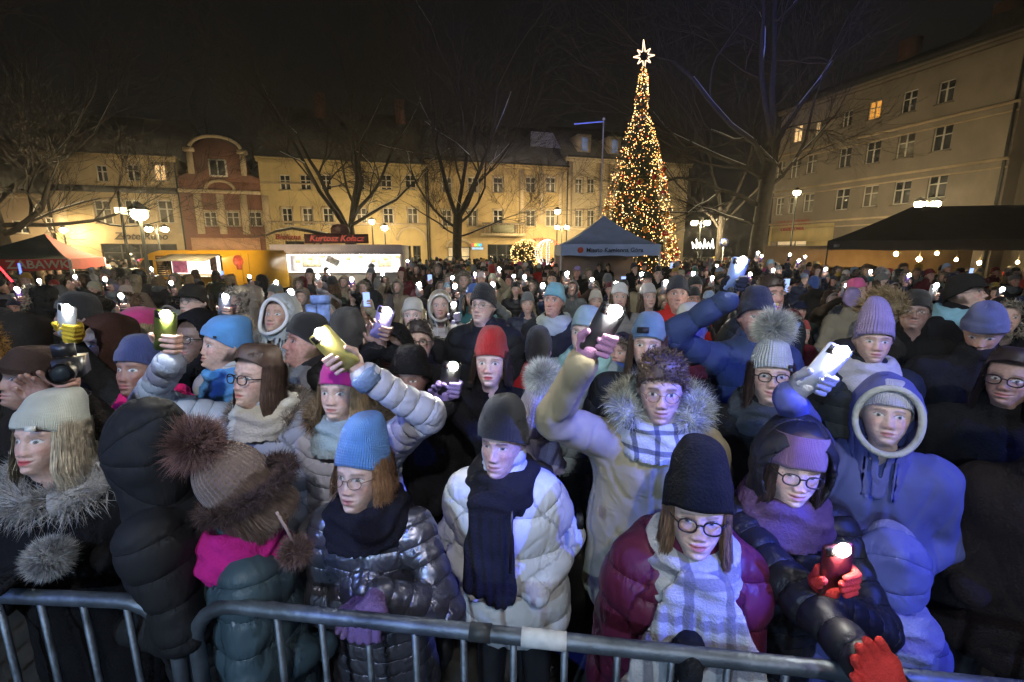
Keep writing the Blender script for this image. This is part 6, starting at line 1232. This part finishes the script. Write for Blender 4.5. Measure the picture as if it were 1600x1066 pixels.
# ------------------------------------------------------------------ the packed middle of the crowd: copies of a dozen ready-made figures, each recoloured
n0 = len(CROWD); heroes = list(CROWD); seen = {}
def prefab(**k):
    ph0 = set(o.name for o in bpy.data.objects); r = person(None, hp=(0, 0, 1.58), lod=2, **k); CROWD.pop(); return r
PHONE_AT = np.array([.10, -.42, 1.70])
def raise_(sx, glove=None): return [('r' if sx > 0 else 'l', 'at', dict(pos=(sx * .13, -.40, 1.72), tipfix=1, hand='grip', glove=glove, pitch=6, Y=0))]
g = dict(sp=.09)
PRE = {
 'beanie': prefab(seed=1, coat=('puffer', BLK), hat=('beanie', BLK, 'knit', {}), hair=('long', (.1, .06, .04), .24), skin='fair', **g),
 'scarf': prefab(seed=2, coat=('wool', BLK), hat=('beanie', BLK, 'fine', dict(top=.15)), scarf=('wrap', BLK), male=True, skin='ruddy', **g),
 'hood': prefab(seed=3, coat=('matt', BLK), hood=('up', BLK, (.3, .26, .2), dict(rim='fur')), skin='fair', **g),
 'bare': prefab(seed=4, coat=('matt', BLK), hair=('short', (.05, .035, .025), .03), male=True, beard=.4, skin='tan', **g),
 'glasses': prefab(seed=5, coat=('wool', BLK), hat=('beanie', BLK, 'fine', dict(top=.165)), glasses='wire', male=True, skin='pale', hood=('down',), **g),
 'long': prefab(seed=6, coat=('puffer', BLK), hair=('long', (.1, .06, .04), .28), scarf=('wrap', BLK), skin='pale', **g),
 'pom': prefab(seed=7, coat=('puffer', BLK), hat=('beanie', BLK, 'chunky', dict(pom=((.4, .38, .36), .06))), hair=('long', (.2, .13, .08), .2), skin='pale', **g),
 'lift': prefab(seed=8, coat=('puffer', BLK), hat=('beanie', BLK, 'knit', {}), skin='fair', arms=raise_(1), **g),
 'lifthood': prefab(seed=9, coat=('matt', BLK), hood=('up', BLK, (.25, .22, .2)), skin='fair', arms=raise_(-1), **g),
 'cap': prefab(seed=10, coat=('matt', BLK), hat=('beanie', BLK, 'fleece', dict(top=.145, peak=1)), male=True, skin='ruddy', **g),
}
TREE = {k: [o for o in bpy.data.objects if o.parent == v] for k, v in PRE.items()}
SUB = {c.name: list(c.children) for v in TREE.values() for c in v}
CN = {'black': (.012, .012, .013), 'charcoal': (.03, .03, .032), 'navy': (.02, .028, .06), 'brown': (.06, .038, .026), 'grey': (.16, .16, .17), 'dark green': (.025, .04, .028), 'maroon': (.12, .015, .025), 'red': (.42, .025, .02), 'white': (.6, .6, .6), 'cream': (.5, .46, .38), 'beige': (.32, .26, .18), 'pale blue': (.3, .42, .6), 'bright blue': (.06, .16, .55), 'lilac': (.32, .26, .48), 'pink': (.6, .10, .28), 'mustard': (.45, .30, .04), 'teal': (.04, .16, .18)}
def jitter(c, R): return tuple(np.clip(np.array(c) * R.uniform(.75, 1.3) * R.uniform(.92, 1.08, 3), .006, .8))
def place(kind, X, Y, s, rz, coat, hat, label, R, scarf=None):
    src = PRE[kind]; o = src.copy(); COL.objects.link(o); o.location = (X, Y, 0); o.scale = (s * R.uniform(.97, 1.05), s * R.uniform(.97, 1.05), s); o.rotation_euler = (0, 0, rz); tag(o, label, 'person', GROUP)
    for c in TREE[kind]:
        d = c.copy(); COL.objects.link(d); d.parent = o; b = c.name.split('.')[0]
        if b in ('coat', 'hood'): d.color = (*jitter(CN[coat], R), 1)
        elif b == 'beanie': d.color = (*jitter(CN[hat], R), 1)
        elif b == 'scarf': d.color = (*jitter(CN[scarf or 'grey'], R), 1)
        elif b == 'hair': d.color = (*[(.04, .026, .02), (.11, .065, .04), (.3, .21, .11), (.07, .045, .03)][R.integers(4)], 1)
        elif b == 'cap_peak': d.color = (*CN[hat], 1)
        for e in SUB.get(c.name, ()): q = e.copy(); COL.objects.link(q); q.parent = d
    return o
ANCH = [(60, 'by the red tent'), (180, 'left of the yellow van'), (310, 'in front of the yellow van'), (420, 'between van and white stall'), (530, 'in front of the white stall'), (640, 'right of the white stall'), (760, 'before the tall bare tree'), (860, 'by the lit bauble ornament'), (950, 'before the blue tent'), (1060, 'before the Christmas tree'), (1150, 'right of the Christmas tree'), (1260, 'before the red lettered shop'), (1380, 'left end of the black tent'), (1480, 'before the tent bulbs'), (1600, 'right end of the black tent')]
def where(px, Y):
    a = min(ANCH, key=lambda q: abs(q[0] - px))[1]; return a, ('nearer rows' if Y < 4.6 else 'middle rows' if Y < 7.5 else 'farther rows')
WORD = {'beanie': '%s beanie', 'scarf': '%s beanie and scarf', 'hood': 'raised hood', 'bare': 'short bare hair', 'glasses': '%s beanie and glasses', 'long': 'long loose hair', 'pom': '%s pompom hat', 'lift': '%s beanie lifting a phone', 'lifthood': 'raised hood lifting a phone', 'cap': '%s peaked cap'}
def mk_label(kind, coat, hat, px, Y):
    w_ = WORD[kind]; w_ = w_ % hat if '%' in w_ else w_; a, d = where(px, Y); return '%s, %s coat, %s, %s' % (w_, coat, d, a)
LOCS = [(h[0], h[1], h[2]) for h in heroes]
def boxes(X, Y, z):
    px, py, dep = project((X, Y, z)); k = FPX / dep; return (px - .125 * k, py - .17 * k, px + .125 * k, py + .15 * k), (px - .28 * k, py + .18 * k, px + .28 * k, py + .8 * k), dep
HB_ = [boxes(*h) for h in heroes]
def hit(a, b): return a[0] < b[2] and b[0] < a[2] and a[1] < b[3] and b[1] < a[3]
def free(X, Y, z, dmin=.42, soft=False):
    for (x, y, _) in LOCS:
        if (x - X) ** 2 + (y - Y) ** 2 < dmin * dmin: return False
    hb, sb, dep = boxes(X, Y, z)
    for (h2, s2, d2) in HB_:
        if d2 > dep and (hit(hb, h2) or hit(sb, h2)): return False
    return True
R = np.random.default_rng(12); COUNT = 0
def add_person(kind, X, Y, s, rz, coat, hat, label=None, scarf=None):
    global COUNT
    px, py, _ = project((X, Y, 1.58 * s)); o = place(kind, X, Y, s, rz, coat, hat, label or mk_label(kind, coat, hat, px, Y), R, scarf); LOCS.append((X, Y, 1.58 * s)); COUNT += 1; return o
# people one can pick out by colour further back: pixel, face angle, look
SPOT = [(1270, 445, -170, 'glasses', 'charcoal', 'bright blue'), (1330, 470, 160, 'cap', 'beige', 'lilac'), (1338, 456, 20, 'beanie', 'grey', 'pink'), (1392, 476, 170, 'beanie', 'charcoal', 'maroon'), (1377, 443, 5, 'pom', 'black', 'grey'), (1345, 448, 0, 'scarf', 'black', 'black'), (1408, 434, 10, 'hood', 'charcoal', 'black'), (1452, 430, 10, 'cap', 'maroon', 'maroon'), (1555, 425, 15, 'cap', 'maroon', 'maroon'), (1483, 436, 0, 'scarf', 'black', 'charcoal'), (1585, 440, -10, 'scarf', 'charcoal', 'grey'), (1290, 437, -20, 'beanie', 'charcoal', 'teal'), (1322, 431, 10, 'beanie', 'grey', 'white'),
 (1085, 436, 5, 'beanie', 'grey', 'pale blue'), (1055, 428, -10, 'scarf', 'charcoal', 'mustard'), (1010, 440, 0, 'cap', 'beige', 'charcoal'), (1012, 466, 5, 'beanie', 'charcoal', 'white'), (968, 466, -10, 'beanie', 'grey', 'white'), (920, 428, -8, 'hood', 'beige', 'grey'), (936, 418, 0, 'glasses', 'charcoal', 'black'), (950, 418, 5, 'glasses', 'black', 'black'), (862, 438, -5, 'bare', 'charcoal', 'black'), (842, 420, 170, 'beanie', 'red', 'white'), (1085, 452, 0, 'scarf', 'black', 'black'), (1082, 470, -5, 'scarf', 'charcoal', 'black'), (1006, 418, 0, 'scarf', 'black', 'charcoal'),
 (628, 428, -6, 'beanie', 'maroon', 'maroon'), (655, 425, 170, 'cap', 'maroon', 'grey'), (740, 466, -10, 'beanie', 'teal', 'bright blue'), (725, 440, 0, 'hood', 'grey', 'grey'), (752, 438, 5, 'beanie', 'charcoal', 'white'), (702, 440, 0, 'hood', 'charcoal', 'grey'), (570, 452, -10, 'hood', 'charcoal', 'black'), (595, 445, 165, 'hood', 'grey', 'grey'), (520, 448, 175, 'beanie', 'dark green', 'black'), (510, 425, 10, 'scarf', 'charcoal', 'grey'), (470, 445, -20, 'hood', 'maroon', 'black'), (430, 462, -30, 'beanie', 'charcoal', 'grey'), (410, 440, 170, 'hood', 'charcoal', 'grey'), (362, 440, 160, 'bare', 'black', 'black'), (338, 432, 170, 'beanie', 'dark green', 'black'), (296, 440, 175, 'bare', 'charcoal', 'black'), (306, 430, 170, 'long', 'black', 'black'), (218, 432, -160, 'hood', 'charcoal', 'grey'), (206, 443, -20, 'hood', 'beige', 'mustard'), (250, 440, 170, 'long', 'charcoal', 'black'), (130, 440, -40, 'beanie', 'teal', 'black'), (118, 445, -40, 'bare', 'grey', 'black'), (150, 452, 160, 'scarf', 'black', 'grey'), (60, 470, -50, 'hood', 'black', 'black'), (95, 462, 165, 'cap', 'charcoal', 'grey'), (200, 480, -60, 'bare', 'charcoal', 'black'), (280, 510, -40, 'cap', 'charcoal', 'grey'), (500, 525, 170, 'hood', 'brown', 'brown'), (480, 535, -50, 'scarf', 'charcoal', 'black'), (585, 470, 170, 'hood', 'charcoal', 'black')]
for (px, py, fa, kind, coat, hat) in SPOT:
    s = R.uniform(.95, 1.06) if py > 432 else R.uniform(.96, 1.03); Y = min(Yz(py, 1.58 * s), 17.) if py > 415 else 14.; w_ = at(px, py, Y); s = float(np.clip(w_[2] / 1.58, .9, 1.13))
    if Y < 2.2: Y = 2.6
    add_person(kind, w_[0], w_[1], s, math.radians(fa), coat, hat)
HB_ += [boxes(*l) for l in LOCS[len(heroes):]]
# phones held up further back: the person is placed so that the hand meets the light
PH = [(62, 438, 1), (165, 436, 1), (237, 420, 1), (268, 442, 0), (432, 441, 1), (497, 431, 0), (514, 424, 1), (707, 434, 1), (711, 447, 1), (780, 420, 1), (803, 431, 1), (820, 432, 1), (886, 427, 1), (963, 443, 1), (1083, 427, 0), (1120, 415, 2), (1113, 434, 1), (1110, 472, 1), (1208, 422, 2), (1248, 407, 1), (1258, 401, 0), (1234, 398, 0), (637, 408, 0), (1184, 395, 0), (1190, 400, 0), (347, 424, 3), (672, 430, 3), (1230, 437, 3), (1519, 420, 3), (975, 433, 3), (1050, 411, 3), (573, 458, 3), (28, 452, 1), (118, 432, 0), (305, 452, 1), (390, 432, 0), (455, 455, 1), (550, 436, 1), (598, 428, 0), (655, 444, 1), (742, 428, 1), (848, 446, 1), (925, 436, 0), (1002, 428, 1), (1040, 440, 1), (1150, 446, 1), (1172, 428, 1), (1290, 420, 1), (1322, 446, 0), (1360, 424, 1), (1420, 430, 0), (1462, 446, 1), (1565, 452, 1), (85, 456, 0), (190, 462, 1), (770, 444, 0)]
LEDL = {'lift': np.array([.136, -.41, 1.825]), 'lifthood': np.array([-.124, -.41, 1.825])}
for i, (px, py, st) in enumerate(PH):
    kind = 'lift' if i % 2 else 'lifthood'; s = float(R.uniform(.92, .99)); l = LEDL[kind] * s
    Y = Yz(py, l[2]) if py > 412 else R.uniform(9, 12); Y = float(np.clip(Y, 3.2, 13.)); w_ = at(px, py, Y); s = float(np.clip(w_[2] / LEDL[kind][2], .85, 1.14)); l = LEDL[kind] * s; dz = w_[2] - l[2]
    coat = R.choice(['black', 'charcoal', 'navy', 'grey', 'beige', 'brown']); hat = R.choice(['black', 'charcoal', 'grey', 'pale blue', 'cream', 'maroon'])
    o = add_person(kind, w_[0] - l[0], w_[1] - l[1], s, 0., coat, hat); o.location.z = max(dz, 0) * 0
    col = [(.03, .03, .035), (.3, .3, .34), (.15, .1, .3), (.4, .4, .42)][R.integers(4)]; a, d = where(px, Y)
    base = at(px, py, Y) if dz > 0 else np.array([w_[0], w_[1], l[2]])
    build_phone(base - np.array([.006, -.006, .063]), rotx(math.radians(6)), col, ('phone with a lit screen, ' if st == 3 else 'phone shining its light, ') + '%s, %s, %s' % (d, a, {0: 'faint', 1: 'bright', 2: 'dazzling', 3: 'bluish'}[st]), lit=st != 3, screen=('blue', (.35, .5, 1), 1.6) if st == 3 else None, fr=.018 + .004 * Y / 4, strength={0: 90, 1: 230, 2: 450, 3: 1}[st])
HB_ += [boxes(*l) for l in LOCS[len(heroes) + len(SPOT):]]
# and everybody between them, nearest first
target = 296 - n0; kinds = ['beanie', 'scarf', 'hood', 'bare', 'glasses', 'long', 'pom', 'cap']; kp = np.array([.2, .18, .2, .08, .12, .08, .07, .07]); kp /= kp.sum()
cc = ['black', 'charcoal', 'navy', 'brown', 'grey', 'dark green', 'maroon', 'red', 'beige', 'pale blue', 'white', 'teal', 'lilac']; cp = np.array([.46, .24, .1, .07, .08, .05, .05, .03, .05, .02, .02, .02, .01]); cp /= cp.sum()
hc = ['black', 'charcoal', 'grey', 'navy', 'white', 'cream', 'pale blue', 'red', 'maroon', 'pink', 'lilac', 'mustard', 'teal']; hp_ = np.array([.27, .16, .14, .08, .07, .06, .05, .04, .04, .03, .03, .02, .02]); hp_ /= hp_.sum()
Y = 2.0; grid_pts = []
while Y < 13.5:
    st = .50 + .018 * Y; xm = 1.20 * Y + .35; n = int(2 * xm / st); off = R.uniform(0, st)
    for i in range(n): grid_pts.append((-xm + off + i * st + R.normal(0, .08), Y + R.normal(0, .10)))
    Y += .50 + .012 * Y
for (X, Yc) in grid_pts:
    if COUNT >= target: break
    s = float(R.uniform(.84, 1.06))
    px_ = project((X, Yc, 1.6))[0]
    if Yc > 9.0 and (195 < px_ < 640 or px_ < 165): continue
    if not free(X, Yc, 1.58 * s): continue
    kind = R.choice(kinds, p=kp); coat = R.choice(cc, p=cp); hat = R.choice(hc, p=hp_); fa = R.normal(-.25 if X < 0 else -.05, .35) if R.random() < .86 else R.uniform(1.8, 4.4)
    fa += .6 * math.atan2(-X, Yc)
    add_person(str(kind), X, Yc, s, fa, str(coat), str(hat)); LASTY = Yc
print('crowd', COUNT, n0, LASTY)
for k, v in PRE.items():
    for c in TREE[k]:
        for e in SUB.get(c.name, ()): bpy.data.objects.remove(e)
        bpy.data.objects.remove(c)
    bpy.data.objects.remove(v)
# ------------------------------------------------------------------ the far crowd, one mass
def far_crowd():
    R = np.random.default_rng(77); V = []; Q = []; C = []; n = 0
    th = np.arange(8) * 2 * PI / 8; prof = [(.17, .75), (.23, 1.0), (.235, 1.25), (.20, 1.37), (.085, 1.42), (.075, 1.46), (.082, 1.52), (.092, 1.57), (.10, 1.60), (.098, 1.66), (.07, 1.715), (.0, 1.735)]
    zz = np.array([p[1] for p in prof]); rr = np.array([p[0] for p in prof]); base = np.stack([rr[:, None] * np.sin(th), -rr[:, None] * np.cos(th) * np.where(zz[:, None] < 1.42, .68, 1.1), zz[:, None] + 0 * th], -1).reshape(-1, 3)
    i = np.arange(len(prof) - 1)[:, None] * 8; j = np.arange(8)[None]; bq = np.stack([i + j, i + (j + 1) % 8, i + 8 + (j + 1) % 8, i + 8 + j], -1).reshape(-1, 4)
    sub = [mesh for mesh in ()]; Y = LASTY + .2
    coats = [CN[c] for c in cc]; hats = [CN[c] for c in hc]
    while Y < 33:
        st = .52 + .012 * Y; xm = 1.16 * Y
        X = -xm
        while X < xm:
            X += st * R.uniform(.75, 1.35); y = Y + R.normal(0, .2); s = R.uniform(.84, 1.0); a = R.uniform(-.7, .7) if R.random() < .8 else R.uniform(2, 4.2)
            px = project((X, y, 1.6))[0]
            if y > 13.0 and 868 < px < 1035 and y < 16.8: continue
            if y > 9.6 and 195 < px < 640 and y < 25: continue
            if y > 14.2 and px > 1290: continue
            if y > 8.8 and px < 165 and y < 16: continue
            if (X - at(1001, 420, 20)[0]) ** 2 + (y - 20) ** 2 < 4.5: continue
            P = base * [s * R.uniform(.9, 1.15), s, s] ; P = P + R.normal(0, .006, P.shape); P = P @ rotz(a).T + [X, y, 0]; hc_ = np.array(jitter(hats[R.choice(len(hats), p=hp_)], R)); co = np.array(jitter(coats[R.choice(len(coats), p=cp)], R)) * .8; sk = np.array(SKINS[R.choice(['fair', 'pale', 'tan', 'ruddy'])]) * .9
            col = np.zeros((len(prof), 8, 3)); col[:5] = co; front = (np.cos(th) > .2)[:, None]; col[5:9] = np.where(front, sk, hc_ if R.random() < .6 else co); col[9:] = hc_; col[8] = hc_
            V.append(P); Q.append(bq + n); C.append(col.reshape(-1, 3)); n += len(P)
        Y += .62 + .012 * Y
    o = link('far_crowd', mesh_np('far_crowd', np.concatenate(V), np.concatenate(Q), None, [mat('far_cloth', attr='Col', rough=.85, var=.3, vscale=6)], col=np.concatenate(C)))
    tag(o, 'dense mass of small figures filling the far square', 'crowd', kind='stuff'); print('far', len(V))
far_crowd()

# look-alikes: say which one by its place
from collections import defaultdict
dd = defaultdict(list)
for o in bpy.data.objects:
    if o.parent is None and 'label' in o.keys() and o.get('category') in ('person', 'phone'): dd[o['label']].append(o)
ORD = ['leftmost', 'second from left', 'third from left', 'fourth from left', 'fifth from left', 'sixth from left', 'seventh from left']
for lb, os_ in dd.items():
    if len(os_) < 2: continue
    os_.sort(key=lambda o: project(o.location)[0] if o.location.y > .3 else 0)
    for i, o in enumerate(os_): o['label'] = lb + ', ' + (ORD[i] if i < len(os_) - 1 else 'rightmost')
# ------------------------------------------------------------------ damp winter air: one even, thin haze round everything
m = MB(); m.box((-90, -20, -1), (90, 95, 32)); hz = m.build('haze', None); hz.data.materials.clear()
hm = bpy.data.materials.new('night_haze'); hm.use_nodes = True; nt = hm.node_tree; nt.nodes.remove(nt.nodes['Principled BSDF'])
pv = nt.nodes.new('ShaderNodeVolumePrincipled'); pv.inputs['Density'].default_value = .0012; pv.inputs['Color'].default_value = (.9, .92, .95, 1); pv.inputs['Anisotropy'].default_value = .65
nt.links.new(pv.outputs[0], nt.nodes['Material Output'].inputs['Volume']); hz.data.materials.append(hm); hz['kind'] = 'stuff'; hz['label'] = 'thin damp haze glowing round the street lamps'; hz['category'] = 'haze'
